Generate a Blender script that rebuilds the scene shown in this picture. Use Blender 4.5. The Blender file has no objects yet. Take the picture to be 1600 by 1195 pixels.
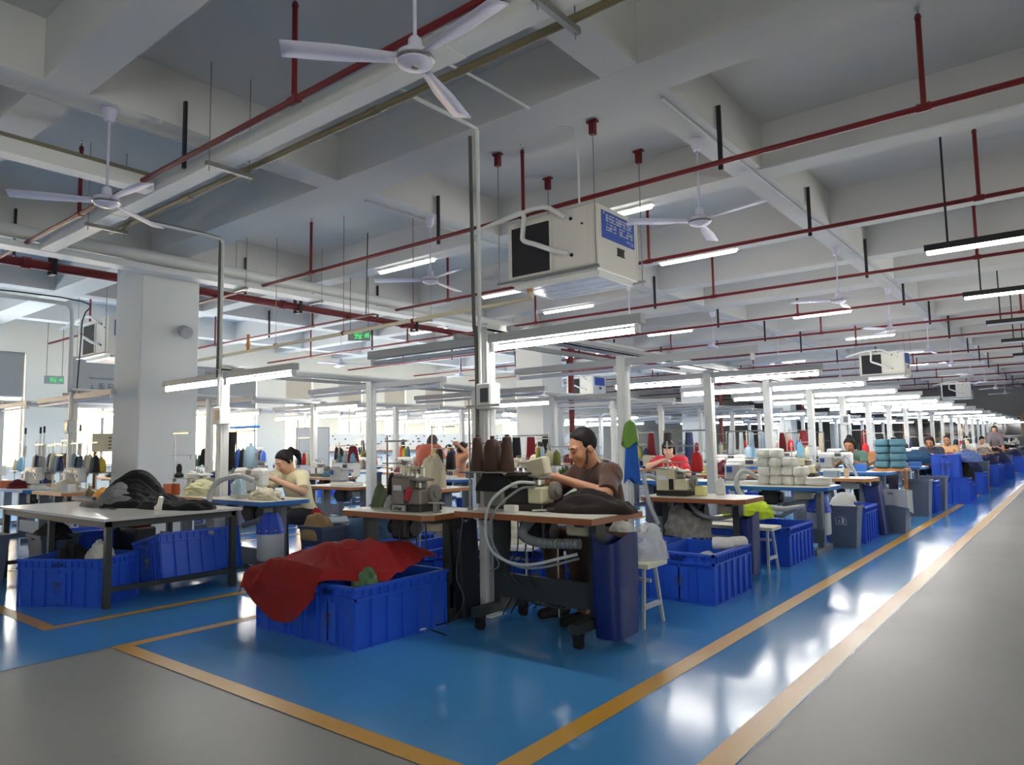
import bpy, math, random
import numpy as np
from mathutils import Vector, Matrix, noise
PI = math.pi
R_ = math.radians
C = bpy.context.scene.collection
SC = bpy.context.scene

# ------------------------------------------------------------------ camera, sky, exposure
CAMH = 1.3
def make_camera():
    yaw, pitch, roll = 0.67225, 0.0875, -0.01689
    fwd = Vector((-math.sin(yaw) * math.cos(pitch), math.cos(yaw) * math.cos(pitch), math.sin(pitch)))
    right = Vector((math.cos(yaw), math.sin(yaw), 0)); up = right.cross(fwd)
    r2 = right * math.cos(roll) + up * math.sin(roll); u2 = -right * math.sin(roll) + up * math.cos(roll)
    cam = bpy.data.cameras.new('camera'); cam.sensor_width = 36; cam.lens = 1109.18 / 1600 * 36
    cam.clip_start = .05; cam.clip_end = 300
    o = bpy.data.objects.new('camera', cam); C.objects.link(o)
    m = Matrix((r2, u2, -fwd)).transposed().to_4x4(); m.translation = (0, 0, CAMH)
    o.matrix_world = m; SC.camera = o
make_camera()
SC.view_settings.view_transform = 'Standard'; SC.view_settings.look = 'None'
SC.view_settings.gamma = 1; SC.view_settings.use_curve_mapping = False
SC.view_settings.exposure = 0.88
SC.cycles.diffuse_bounces = 4; SC.cycles.glossy_bounces = 3; SC.cycles.transmission_bounces = 6
SC.cycles.max_bounces = 7; SC.cycles.sample_clamp_indirect = 6; SC.cycles.caustics_reflective = False
SC.cycles.caustics_refractive = False
w = bpy.data.worlds.new('sky'); SC.world = w; w.use_nodes = True
bg = w.node_tree.nodes['Background']; bg.inputs[0].default_value = (1.0, .97, .92, 1); bg.inputs[1].default_value = 14.0

# ------------------------------------------------------------------ materials
def lin(c):
    return tuple(((v / 255) / 12.92 if v <= 10 else ((v / 255 + .055) / 1.055) ** 2.4) for v in c)
MATS = {}
def mat(name, rgb, rough=.5, metal=0., var=.0, scale=6., bump=0., bscale=60., spec=.5, emit=0., trans=0., alpha=1., coat=0., sheen=0.):
    if name in MATS: return MATS[name]
    m = bpy.data.materials.new(name); m.use_nodes = True; nt = m.node_tree; N = nt.nodes; L = nt.links
    b = N['Principled BSDF']; col = (*lin(rgb), 1)
    b.inputs['Base Color'].default_value = col; b.inputs['Roughness'].default_value = rough
    b.inputs['Metallic'].default_value = metal; b.inputs['Specular IOR Level'].default_value = spec
    if coat: b.inputs['Coat Weight'].default_value = coat
    if sheen: b.inputs['Sheen Weight'].default_value = sheen
    if emit:
        b.inputs['Emission Color'].default_value = col; b.inputs['Emission Strength'].default_value = emit
    if trans: b.inputs['Transmission Weight'].default_value = trans
    if alpha < 1: b.inputs['Alpha'].default_value = alpha
    if var or bump:
        tc = N.new('ShaderNodeTexCoord'); nz = N.new('ShaderNodeTexNoise')
        nz.inputs['Scale'].default_value = scale; nz.inputs['Detail'].default_value = 5
        L.new(tc.outputs['Object'], nz.inputs['Vector'])
        if var:
            mx = N.new('ShaderNodeMix'); mx.data_type = 'RGBA'
            mx.inputs[6].default_value = tuple(min(1, v * (1 - var)) for v in col[:3]) + (1,)
            mx.inputs[7].default_value = tuple(min(1, v * (1 + var)) for v in col[:3]) + (1,)
            L.new(nz.outputs['Fac'], mx.inputs[0]); L.new(mx.outputs[2], b.inputs['Base Color'])
        if bump:
            n2 = N.new('ShaderNodeTexNoise'); n2.inputs['Scale'].default_value = bscale; n2.inputs['Detail'].default_value = 3
            L.new(tc.outputs['Object'], n2.inputs['Vector'])
            bp = N.new('ShaderNodeBump'); bp.inputs['Strength'].default_value = bump; bp.inputs['Distance'].default_value = .02
            L.new(n2.outputs['Fac'], bp.inputs['Height']); L.new(bp.outputs[0], b.inputs['Normal'])
    MATS[name] = m
    return m

def floor_mat(name, rgb, dirt, rough):
    m = mat(name, rgb, rough); nt = m.node_tree; N = nt.nodes; L = nt.links; b = N['Principled BSDF']
    tc = N.new('ShaderNodeTexCoord')
    def nz(scale, detail, dist=0):
        n = N.new('ShaderNodeTexNoise'); n.inputs['Scale'].default_value = scale; n.inputs['Detail'].default_value = detail
        n.inputs['Distortion'].default_value = dist; L.new(tc.outputs['Object'], n.inputs['Vector']); return n
    big = nz(.7, 4, .2); fine = nz(14, 6); scr = nz(1.6, 9, 1.2)
    mp = N.new('ShaderNodeMapping'); mp.inputs['Scale'].default_value = (3., .8, 1.); mp.inputs['Rotation'].default_value = (0, 0, .5); L.new(tc.outputs['Object'], mp.inputs['Vector']); L.new(mp.outputs[0], scr.inputs['Vector'])
    c = lin(rgb); d = lin(dirt)
    mx = N.new('ShaderNodeMix'); mx.data_type = 'RGBA'; mx.inputs[6].default_value = (*c, 1); mx.inputs[7].default_value = (*d, 1)
    rp = N.new('ShaderNodeMapRange'); rp.inputs[1].default_value = .4; rp.inputs[2].default_value = .75; rp.inputs[3].default_value = 0; rp.inputs[4].default_value = .4
    L.new(big.outputs['Fac'], rp.inputs[0]); L.new(rp.outputs[0], mx.inputs[0])
    mx2 = N.new('ShaderNodeMix'); mx2.data_type = 'RGBA'; mx2.blend_type = 'MULTIPLY'
    rr = N.new('ShaderNodeMapRange'); rr.inputs[1].default_value = .52; rr.inputs[2].default_value = .8; rr.inputs[3].default_value = 0; rr.inputs[4].default_value = .1
    L.new(scr.outputs['Fac'], rr.inputs[0]); L.new(rr.outputs[0], mx2.inputs[0]); L.new(mx.outputs[2], mx2.inputs[6]); mx2.inputs[7].default_value = (.55, .55, .55, 1)
    L.new(mx2.outputs[2], b.inputs['Base Color'])
    rg = N.new('ShaderNodeMapRange'); rg.inputs[3].default_value = rough * .9; rg.inputs[4].default_value = rough * 1.2
    L.new(big.outputs['Fac'], rg.inputs[0]); L.new(rg.outputs[0], b.inputs['Roughness'])
    bp = N.new('ShaderNodeBump'); bp.inputs['Strength'].default_value = .06; bp.inputs['Distance'].default_value = .01
    L.new(fine.outputs['Fac'], bp.inputs['Height']); L.new(bp.outputs[0], b.inputs['Normal'])
    return m

M_GREY = floor_mat('grey_epoxy_floor', (150, 151, 146), (134, 134, 128), .36); M_GREY.node_tree.nodes['Principled BSDF'].inputs['Specular IOR Level'].default_value = .25
M_BLUE = floor_mat('blue_epoxy_floor', (74, 148, 212), (84, 154, 214), .14)
M_YEL = floor_mat('yellow_floor_paint', (206, 154, 24), (192, 140, 30), .3)
M_WALL = mat('white_wall_paint', (226, 226, 224), .85, var=.03, scale=1.5)
M_WALLC = mat('cream_wall_paint', (242, 234, 216), .85, var=.03, scale=1.5)
M_CEIL = mat('white_ceiling_paint', (208, 208, 207), .9, var=.04, scale=.8)
M_COL = mat('column_paint', (226, 229, 227), .7, var=.02, scale=1.2)
M_WHITE = mat('white_powder_coat', (226, 228, 226), .45)
M_STEEL = mat('galvanised_steel', (150, 152, 150), .4, .7, var=.1)
M_GREYP = mat('grey_reflector_paint', (176, 180, 184), .45)
M_RED = mat('red_pipe_paint', (112, 12, 18), .4)
M_BLACK = mat('black_paint', (24, 25, 27), .5)
M_RUBBER = mat('black_rubber', (18, 18, 18), .7)
M_BROWN = mat('brown_pvc', (122, 112, 82), .45)
M_BEIGE = mat('beige_pvc', (205, 196, 165), .45)
M_FAN = mat('lilac_white_enamel', (206, 205, 226), .35)
M_TUBE = mat('lit_tube', (255, 252, 246), .4, emit=38.0)
M_LED = mat('lit_led_panel', (255, 252, 246), .4, emit=8.0)
M_TUBEOFF = mat('unlit_tube', (190, 198, 214), .35)
M_DARKLEG = mat('dark_grey_table_leg', (48, 54, 52), .5, var=.12)
M_MIDLEG = mat('grey_table_leg', (104, 110, 116), .5, var=.1)
M_TOP = mat('white_laminate', (222, 218, 206), .35, var=.04)
M_EDGEB = mat('brown_wood_edge', (150, 88, 48), .45, var=.15, scale=12)
M_EDGEO = mat('orange_wood_edge', (196, 128, 66), .45, var=.12, scale=12)
M_EDGEBL = mat('blue_table_edge', (30, 112, 192), .4)
M_CRATE = mat('blue_crate_plastic', (40, 88, 204), .38, var=.08, scale=5)
M_NAVY = mat('navy_plastic', (22, 44, 122), .35)
M_BINGREY = mat('slate_bin_plastic', (92, 104, 126), .45, var=.06)
M_BINDARK = mat('dark_slate_bin_plastic', (62, 74, 98), .45, var=.06)
M_GLASS = mat('window_glass', (235, 240, 238), .05)
def thin_glass(m, tint, gl):
    nt = m.node_tree; N = nt.nodes; L = nt.links
    tr = N.new('ShaderNodeBsdfTransparent'); tr.inputs[0].default_value = (*tint, 1)
    gs = N.new('ShaderNodeBsdfGlossy'); gs.inputs['Roughness'].default_value = .03
    mx = N.new('ShaderNodeMixShader'); mx.inputs[0].default_value = gl
    L.new(tr.outputs[0], mx.inputs[1]); L.new(gs.outputs[0], mx.inputs[2]); L.new(mx.outputs[0], N['Material Output'].inputs[0])
thin_glass(M_GLASS, (.93, .95, .94), .06)
M_FRAME = mat('grey_window_frame', (172, 168, 160), .5)
M_BLIND = mat('grey_roller_blind', (150, 148, 144), .8)
M_BLINDT = mat('tan_roller_blind', (196, 184, 164), .8)
M_STOOL = mat('cream_stool_seat', (222, 220, 196), .5)
M_STOOLLEG = mat('pale_grey_tube_steel', (176, 184, 186), .4, .2)
M_HOSE = mat('pale_grey_hose', (178, 182, 182), .4)
M_HOSED = mat('grey_corrugated_hose', (120, 126, 128), .5)
M_CHROME = mat('dull_chrome', (170, 168, 160), .3, .8)
M_PRINT = mat('white_print', (214, 218, 228), .6)
M_PRINTD = mat('grey_print', (92, 92, 96), .7)

# ------------------------------------------------------------------ mesh builder
class MB:
    def __init__(s): s.v = []; s.f = []; s.M = Matrix.Identity(4)
    def at(s, *a, rz=0, rx=0, ry=0):
        s.M = Matrix.Translation(Vector(a)) @ Matrix.Rotation(rz, 4, 'Z') @ Matrix.Rotation(ry, 4, 'Y') @ Matrix.Rotation(rx, 4, 'X'); return s
    def add(s, vs, fs):
        n = len(s.v); s.v += [s.M @ Vector(p) for p in vs]; s.f += [tuple(i + n for i in f) for f in fs]; return s
    def box(s, x0, x1, y0, y1, z0, z1, c=0):
        if c <= 0:
            vs = [(x, y, z) for z in (z0, z1) for y in (y0, y1) for x in (x0, x1)]
            return s.add(vs, [(0, 2, 3, 1), (4, 5, 7, 6), (0, 1, 5, 4), (2, 6, 7, 3), (0, 4, 6, 2), (1, 3, 7, 5)])
        c = min(c, (x1 - x0) * .49, (y1 - y0) * .49, (z1 - z0) * .49)
        vs = []; idx = {}
        for kx in (0, 1):
            for ky in (0, 1):
                for kz in (0, 1):
                    X, Y, Z = (x0, x1)[kx], (y0, y1)[ky], (z0, z1)[kz]
                    ix, iy, iz = X + (c, -c)[kx], Y + (c, -c)[ky], Z + (c, -c)[kz]
                    for a, p in (('x', (X, iy, iz)), ('y', (ix, Y, iz)), ('z', (ix, iy, Z))):
                        idx[kx, ky, kz, a] = len(vs); vs.append(p)
        I = idx; fs = []
        for k in (0, 1):
            q = [I[k, 0, 0, 'x'], I[k, 1, 0, 'x'], I[k, 1, 1, 'x'], I[k, 0, 1, 'x']]; fs.append(q if k else q[::-1])
            q = [I[0, k, 0, 'y'], I[0, k, 1, 'y'], I[1, k, 1, 'y'], I[1, k, 0, 'y']]; fs.append(q if k else q[::-1])
            q = [I[0, 0, k, 'z'], I[1, 0, k, 'z'], I[1, 1, k, 'z'], I[0, 1, k, 'z']]; fs.append(q if k else q[::-1])
        for a in (0, 1):
            for b in (0, 1):
                fs.append([I[a, b, 0, 'x'], I[a, b, 0, 'y'], I[a, b, 1, 'y'], I[a, b, 1, 'x']])
                fs.append([I[a, 0, b, 'x'], I[a, 0, b, 'z'], I[a, 1, b, 'z'], I[a, 1, b, 'x']])
                fs.append([I[0, a, b, 'y'], I[0, a, b, 'z'], I[1, a, b, 'z'], I[1, a, b, 'y']])
                for d in (0, 1): fs.append([I[a, b, d, 'x'], I[a, b, d, 'y'], I[a, b, d, 'z']])
        return s.add(vs, fs)
    def cyl(s, p0, p1, r0, r1=None, n=12, caps=True):
        r1 = r0 if r1 is None else r1
        p0 = Vector(p0); p1 = Vector(p1); d = (p1 - p0).normalized()
        a = d.orthogonal().normalized(); b = d.cross(a); vs = []
        for p, r in ((p0, r0), (p1, r1)):
            for i in range(n):
                t = 2 * PI * i / n; vs.append(p + (a * math.cos(t) + b * math.sin(t)) * r)
        fs = [(i, (i + 1) % n, n + (i + 1) % n, n + i) for i in range(n)]
        if caps: fs += [tuple(range(n))[::-1], tuple(range(n, 2 * n))]
        return s.add(vs, fs)
    def tube(s, pts, r, n=8, caps=True):
        P = [Vector(p) for p in pts]; m = len(P)
        rr = r if callable(r) else (lambda i: r)
        t0 = (P[1] - P[0]).normalized(); a = t0.orthogonal().normalized(); vs = []
        for i in range(m):
            t = (P[min(i + 1, m - 1)] - P[max(i - 1, 0)]).normalized()
            a = (a - t * a.dot(t)).normalized(); b = t.cross(a)
            for j in range(n):
                q = 2 * PI * j / n; vs.append(P[i] + (a * math.cos(q) + b * math.sin(q)) * rr(i))
        fs = [(i * n + j, i * n + (j + 1) % n, (i + 1) * n + (j + 1) % n, (i + 1) * n + j) for i in range(m - 1) for j in range(n)]
        if caps: fs += [tuple(range(n))[::-1], tuple(range((m - 1) * n, m * n))]
        return s.add(vs, fs)
    def lathe(s, prof, n=16, c=(0, 0, 0)):
        vs = []
        for r, z in prof:
            for i in range(n):
                t = 2 * PI * i / n; vs.append((c[0] + r * math.cos(t), c[1] + r * math.sin(t), c[2] + z))
        m = len(prof)
        fs = [(i * n + j, i * n + (j + 1) % n, (i + 1) * n + (j + 1) % n, (i + 1) * n + j) for i in range(m - 1) for j in range(n)]
        if prof[0][0] > 1e-6: fs.append(tuple(range(n))[::-1])
        if prof[-1][0] > 1e-6: fs.append(tuple(range((m - 1) * n, m * n)))
        return s.add(vs, fs)
    def prism(s, poly, z0, z1):
        n = len(poly); vs = [(x, y, z0) for x, y in poly] + [(x, y, z1) for x, y in poly]
        return s.add(vs, [tuple(range(n))[::-1], tuple(range(n, 2 * n))] + [(i, (i + 1) % n, n + (i + 1) % n, n + i) for i in range(n)])
    def prof_y(s, poly, y0, y1):      # polygon in xz extruded along y
        n = len(poly); vs = [(x, y0, z) for x, z in poly] + [(x, y1, z) for x, z in poly]
        return s.add(vs, [tuple(range(n)), tuple(range(n, 2 * n))[::-1]] + [(i, n + i, n + (i + 1) % n, (i + 1) % n) for i in range(n)])
    def prof_x(s, poly, x0, x1):      # polygon in yz extruded along x
        n = len(poly); vs = [(x0, y, z) for y, z in poly] + [(x1, y, z) for y, z in poly]
        return s.add(vs, [tuple(range(n))[::-1], tuple(range(n, 2 * n))] + [(i, (i + 1) % n, n + (i + 1) % n, n + i) for i in range(n)])
    def grid(s, fn, nu, nv):
        vs = [fn(i / nu, j / nv) for j in range(nv + 1) for i in range(nu + 1)]
        return s.add(vs, [(j * (nu + 1) + i, j * (nu + 1) + i + 1, (j + 1) * (nu + 1) + i + 1, (j + 1) * (nu + 1) + i) for j in range(nv) for i in range(nu)])
    def mesh(s, name, m, sharp=35):
        me = bpy.data.meshes.new(name); me.from_pydata([tuple(v) for v in s.v], [], s.f)
        if m: me.materials.append(m)
        if sharp is not None:
            me.polygons.foreach_set('use_smooth', [True] * len(me.polygons)); me.set_sharp_from_angle(angle=R_(sharp))
        me.update(); return me

def link(name, me, parent=None, loc=(0, 0, 0), rot=(0, 0, 0)):
    o = bpy.data.objects.new(name, me); C.objects.link(o); o.location = loc; o.rotation_euler = rot
    if parent: o.parent = parent
    return o
def ob(name, mb, m, parent=None, loc=(0, 0, 0), rot=(0, 0, 0), sharp=35):
    return link(name, mb.mesh(name, m, sharp), parent, loc, rot)
CACHE = {}
def part(name, key, fn, m, parent=None, loc=(0, 0, 0), rot=(0, 0, 0), sharp=35):
    k = (key, m.name)
    if k not in CACHE: CACHE[k] = fn().mesh(name, m, sharp)
    return link(name, CACHE[k], parent, loc, rot)
def tag(o, label, cat, group=None):
    o['label'] = label; o['category'] = cat
    if group: o['group'] = group
    return o
def thing(name, label, cat, loc=(0, 0, 0), rz=0, group=None):
    o = bpy.data.objects.new(name, None); C.objects.link(o); o.empty_display_size = .1
    o.location = loc; o.rotation_euler = (0, 0, rz); return tag(o, label, cat, group)
def struct(name, mb, m, parent=None, sharp=35):
    o = ob(name, mb, m, parent, sharp=sharp)
    if not parent: o['kind'] = 'structure'
    return o
ORD = ['first', 'second', 'third', 'fourth', 'fifth', 'sixth', 'seventh', 'eighth', 'ninth', 'tenth', 'eleventh', 'twelfth', 'thirteenth',
       'fourteenth', 'fifteenth', 'sixteenth', 'seventeenth', 'eighteenth', 'nineteenth', 'twentieth', 'twenty-first', 'twenty-second', 'twenty-third', 'twenty-fourth', 'twenty-fifth']
def bez(pts, n=10):      # Catmull-Rom through the points
    P = [Vector(p) for p in pts]; P = [P[0] * 2 - P[1]] + P + [P[-1] * 2 - P[-2]]; out = []
    for i in range(1, len(P) - 2):
        a, b, c, d = P[i - 1:i + 3]
        for k in range(n):
            t = k / n
            out.append(.5 * ((2 * b) + (c - a) * t + (2 * a - 5 * b + 4 * c - d) * t * t + (3 * b - a - 3 * c + d) * t ** 3))
    return out + [P[-2]]
def glyphs(mb, x0, x1, z0, z1, n, seed, y=0.):      # a line of block-stroke characters in the xz plane
    rnd = random.Random(seed); w = (x1 - x0) / n; h = z1 - z0; t = min(w, h) * .13
    for i in range(n):
        a = x0 + i * w + w * .06; b = a + w * .86
        for k in range(3):
            z = z0 + h * (k + .05) / 2.35
            if rnd.random() < .85: mb.box(a + rnd.choice((0, .2, 0)) * w, b - rnd.choice((0, .25, 0)) * w, y - .001, y + .001, z, z + t)
        for k in range(3):
            x = a + (b - a - t) * k / 2
            if rnd.random() < .7: mb.box(x, x + t, y - .001, y + .001, z0 + h * rnd.choice((0, 0, .4)), z1 - h * rnd.choice((.06, .06, .45)))
    return mb

# ------------------------------------------------------------------ room shell
XL, XR, YB, YF, SLAB, BEAM = -19., 5., -5., 52., 4.7, 4.2
struct('floor', MB().box(XL, XR, YB, YF, -.2, 0), M_GREY)
LW = .115
bl = MB()
def sheet(mb, x0, x1, y0, y1, z): mb.add([(x0, y0, z), (x1, y0, z), (x1, y1, z), (x0, y1, z)], [(0, 1, 2, 3)])
sheet(bl, XL + .02, -5.14, YB + .02, YF - .02, .002)
sheet(bl, -5.14, -1.17, 2.12, YF - .02, .002)
sheet(bl, -1.95, -1.17, YB + .02, 2.12, .002)
struct('floor_blue_coating', bl, M_BLUE)
LINES = [(-1.95, -1.835, YB + .1, YF - .1), (-1.297, -1.175, YB + .1, YF - .1), (-5.145, -5.045, 2.12, YF - .1), (-5.045, -1.95, 2.12, 2.225),
         (-6.11, -6.01, 2.015, YF - .1), (-9.35, -6.11, 2.015, 2.12), (-9.45, -9.35, 2.015, YF - .1),
         (-10.25, -10.15, 2.015, YF - .1), (-13.6, -10.25, 2.015, 2.12), (-13.7, -13.6, 2.015, YF - .1)]
for i, (a, b, c_, d) in enumerate(LINES):
    q = MB(); sheet(q, a, b, c_, d, .004); struct('trim_%d' % (i + 1), q, M_YEL)
struct('ceiling', MB().box(XL, XR, YB, YF, SLAB, SLAB + .2), M_CEIL)
def beam(x0, x1, y0, y1, zb=BEAM):
    struct('ceiling_beam', MB().box(x0, x1, y0, y1, zb, SLAB + .01), M_CEIL)
MAINY = [4.965, 14.65, 24.3, 34., 43.7]
SECY = [-.4, 2.06, 7.65, 10.3, 12.45, 17.05, 19.45, 21.85, 26.7, 29.1, 31.5, 36.4, 38.8, 41.2, 46.1, 48.6]
XB = [-17.7, -14.4, -6.3, -2.635, 1.1]
for y in MAINY: beam(XL + .01, XR - .01, y - .245, y + .245)
for y in SECY: beam(XL + .01, XR - .01, y - .16, y + .16, BEAM + .001)
for x in XB: beam(x - .165, x + .165, YB + .01, YF - .01, BEAM + .002)
beam(-11.03, -10.53, YB + .01, YF - .01, BEAM + .003)
for y in MAINY:
    struct('column', MB().box(-11.2, -10.35, y - .425, y + .425, 0, BEAM, .015), M_COL)

# left wall with windows, daylight and a warm building outside
WIN = [(-2.6, -.6), (1., 3.1), (4.2, 5.78), (6.7, 8.3), (9.6, 11.73), (12.7, 13.69), (14.69, 15.7), (16.67, 17.71), (18.67, 19.7), (20.8, 21.9), (23.2, 24.2)]
ZS, ZT = .95, 3.62
wl = MB()
ys = [YB] + [v for p in WIN for v in p] + [YF]
for i in range(0, len(ys), 2): wl.box(XL - .25, XL, ys[i], ys[i + 1], 0, SLAB)
for a, b in WIN: wl.box(XL - .25, XL, a, b, 0, ZS); wl.box(XL - .25, XL, a, b, ZT, SLAB)
struct('wall_left', wl, M_WALLC, sharp=None)
BLZ = [2.5, 2.5, 2.6, 2.42, 2.5, 2.72, 2.72, 2.72, 2.75, 2.75, 2.75]
for i, (a, b) in enumerate(WIN):
    fr = MB(); t = .05
    fr.box(XL - .16, XL - .08, a, a + t, ZS, ZT).box(XL - .16, XL - .08, b - t, b, ZS, ZT).box(XL - .16, XL - .08, a, b, ZS, ZS + t).box(XL - .16, XL - .08, a, b, ZT - t, ZT)
    o = struct('window_%d' % (i + 1), fr, M_FRAME)
    mid = (a + b) / 2
    ob('mullion', MB().box(XL - .165, XL - .075, mid - .035, mid + .035, ZS + t, ZT - t), M_FRAME, o)
    ob('pane', MB().box(XL - .125, XL - .115, a + t, mid - .035, ZS + t, ZT - t), M_GLASS, o)
    ob('pane', MB().box(XL - .125, XL - .115, mid + .035, b - t, ZS + t, ZT - t), M_GLASS, o)
    hd = MB().box(XL - .075, XL - .055, mid - .012, mid + .012, 1.55, 1.68).box(XL - .055, XL - .035, mid - .01, mid + .01, 1.6, 1.72)
    ob('handle', hd, M_WHITE, o)
    bm = M_BLIND if i < 5 else M_BLINDT
    ob('blind', MB().box(XL - .05, XL - .044, a + .03, b - .03, BLZ[i], ZT - .05).cyl((XL - .047, a + .03, ZT - .03), (XL - .047, b - .03, ZT - .03), .03), bm, o)
    ob('blind_bar', MB().box(XL - .058, XL - .036, a + .03, b - .03, BLZ[i] - .03, BLZ[i]), M_WHITE, o)
    if i == 3:
        g = MB(); rz = Matrix.Translation((XL - .04, 0, 0)) @ Matrix.Rotation(PI / 2, 4, 'Z'); g.M = rz
        glyphs(g, a + .45, b - .1, 3.1, 3.14, 24, 3)
        for k in range(5): glyphs(g, a + .45 + k * .22, a + .59 + k * .22, 2.86, 3.0, 1, 60 + k)
        ob('print', g, M_PRINTD, o, sharp=None)
    sill = MB().box(XL - .02, XL + .05, a - .04, b + .04, ZS - .04, ZS); ob('sill', sill, M_WHITE, o)
# outside building seen through the lower panes
ext = thing('building', 'sunlit peach building outside the left windows', 'building', (-27, 10, 0))
ob('facade', MB().box(-1, 0, -24, 24, -.2, 3.0), mat('peach_render', (246, 206, 150), .9, var=.05, scale=.3), ext)
ob('roof_edge', MB().box(-1.1, .1, -24, 24, 3.0, 3.15), mat('pale_coping', (240, 226, 200), .8), ext)
# other walls
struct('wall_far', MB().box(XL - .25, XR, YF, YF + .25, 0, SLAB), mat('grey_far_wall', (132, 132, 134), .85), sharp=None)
RW_ADDED = [(-3.5, -1.8), (13, 14.7), (28, 29.7)]  # invented openings in the unseen right wall, added to let in more daylight
wr = MB(); ys = [YB] + [v for p in RW_ADDED for v in p] + [YF]
for i in range(0, len(ys), 2): wr.box(XR, XR + .25, ys[i], ys[i + 1], 0, SLAB)
for a, b in RW_ADDED: wr.box(XR, XR + .25, a, b, 0, 1.); wr.box(XR, XR + .25, a, b, 3.6, SLAB)
struct('wall_right', wr, M_WALL, sharp=None)
def portal(x, y, z, sx, sy, rot):
    l = bpy.data.lights.new('window_portal', 'AREA'); l.shape = 'RECTANGLE'; l.size = sx; l.size_y = sy; l.cycles.is_portal = True
    o = bpy.data.objects.new('window_portal', l); C.objects.link(o); o.location = (x, y, z); o.rotation_euler = rot
for i, (a, b) in enumerate(RW_ADDED):
    fr = MB().box(XR + .08, XR + .16, a, b, 1., 1.06).box(XR + .08, XR + .16, a, b, 3.54, 3.6)
    o = struct('window_%d' % (40 + i), fr, M_FRAME)  # added window, out of view, there only for its daylight
    n = 1
    for k in range(n + 1): ob('mullion', MB().box(XR + .08, XR + .16, a + (b - a - .06) * k / n, a + (b - a - .06) * k / n + .06, 1.06, 3.54), M_FRAME, o)
    for k in range(n): ob('pane', MB().box(XR + .115, XR + .125, a + (b - a - .06) * k / n + .06, a + (b - a - .06) * (k + 1) / n, 1.06, 3.54), M_GLASS, o)
    portal(XR + .3, (a + b) / 2, 2.3, 2.6, b - a, (0, PI / 2, 0))
for i, (a, b) in enumerate(WIN): portal(XL - .3, (a + b) / 2, (ZS + ZT) / 2, ZT - ZS, b - a, (0, -PI / 2, 0))
struct('wall_back', MB().box(XL - .25, XR + .25, YB - .25, YB, 0, SLAB), M_WALL, sharp=None)
M_DKGL = mat('dark_window_glass', (28, 34, 48), .1)
for i, x in enumerate((-3.6, -5.9, -8.2)):
    o = struct('window_%d' % (20 + i), MB().box(x - .95, x + .95, YF - .06, YF - .001, 1.3, 2.5), M_FRAME)
    for k in (-1, 1): ob('pane', MB().box(x + k * .46 - .42, x + k * .46 + .42, YF - .075, YF - .06, 1.38, 2.42), M_DKGL, o)
q = struct('door_1', MB().box(-2.5, -1.1, YF - .1, YF - .002, 0, 2.5), mat('dark_red_door', (70, 30, 34), .5))
ob('door_frame', MB().box(-2.62, -2.5, YF - .12, YF - .002, 0, 2.65).box(-1.1, -.98, YF - .12, YF - .002, 0, 2.65).box(-2.5, -1.1, YF - .12, YF - .002, 2.5, 2.65), mat('orange_wood_frame', (196, 130, 70), .5), q)
ob('door_handle', MB().box(-1.3, -1.24, YF - .15, YF - .1, .95, 1.15), M_CHROME, q)
# glazed partition on the left side of the hall behind the second column, wall board with pegs
pb = struct('wall_partition', MB().box(-17.6, -17.5, 12.9, 26.5, .9, 1.72), mat('pegboard_white', (224, 226, 220), .6), sharp=None)
h = MB(); rnd = random.Random(5)
for k in range(170):
    y = rnd.uniform(13, 26); z = 1.0 + .09 * rnd.randint(0, 7); h.box(-17.5, -17.485, y, y + rnd.choice((.04, .05, .09)), z, z + .035)
o = ob('peg', h, M_BLACK, pb); o['kind'] = 'stuff'
ob('shelf_rail', MB().box(-17.49, -17.3, 13, 26.4, 1.16, 1.2), M_EDGEB, pb)

# ------------------------------------------------------------------ sprinkler pipes
def drop_mb(h=.73):
    return MB().cyl((0, 0, 0), (0, 0, h), .021, n=8).cyl((0, 0, h), (0, 0, h + .03), .028, .02, n=8)
def head_mb():
    return MB().cyl((0, 0, 0), (0, 0, .035), .01, n=6).cyl((0, 0, .05), (0, 0, .056), .022, n=8).cyl((-.012, 0, .03), (-.004, 0, .05), .003, n=5).cyl((.012, 0, .03), (.004, 0, .05), .003, n=5)
PIPEY = [2.97, 6.2, 9.0, 12.0, 15.0, 18.0, 21.0, 24.9, 28.0, 31.0, 35.0, 39.0, 43.0]
for i, y in enumerate(PIPEY):
    nm = ORD[i]
    t = thing('sprinkler_pipe', 'red sprinkler pipe crossing under the ceiling beams, %s from the camera' % nm, 'pipe', (0, y, 3.87), 0, 'sprinkler pipes under the ceiling')
    ob('pipe', MB().cyl((XL + .1, 0, 0), (XR - .1, 0, 0), .025, n=10), M_RED, t)
    for k in range(5 if i < 8 else 3):
        x = -.78 - 3.95 * k + (.35, 0, .1, -.2)[i % 4]
        d = part('riser', 'riser', drop_mb, M_RED, t, (x, 0, 0)); part('sprinkler_head', 'sphead', head_mb, M_CHROME, d, (0, 0, .76))
        part('coupling', 'coup', lambda: MB().cyl((-.05, 0, 0), (.05, 0, 0), .034, n=10), M_RED, t, (x, 0, 0))
    for x in (-2.44, -6.1, -10.5, -14.2):
        part('hanger', 'hang', lambda: MB().box(-.02, .02, -.012, .012, -.06, .56), M_BLACK, t, (x, .037, 0))
t = thing('fire_main_pipe', 'thick red fire main running along behind the near column', 'pipe', (-11.36, 0, 3.95))
ob('pipe', MB().cyl((0, YB + .1, 0), (0, YF - .1, 0), .068, n=14), M_RED, t)
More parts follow.
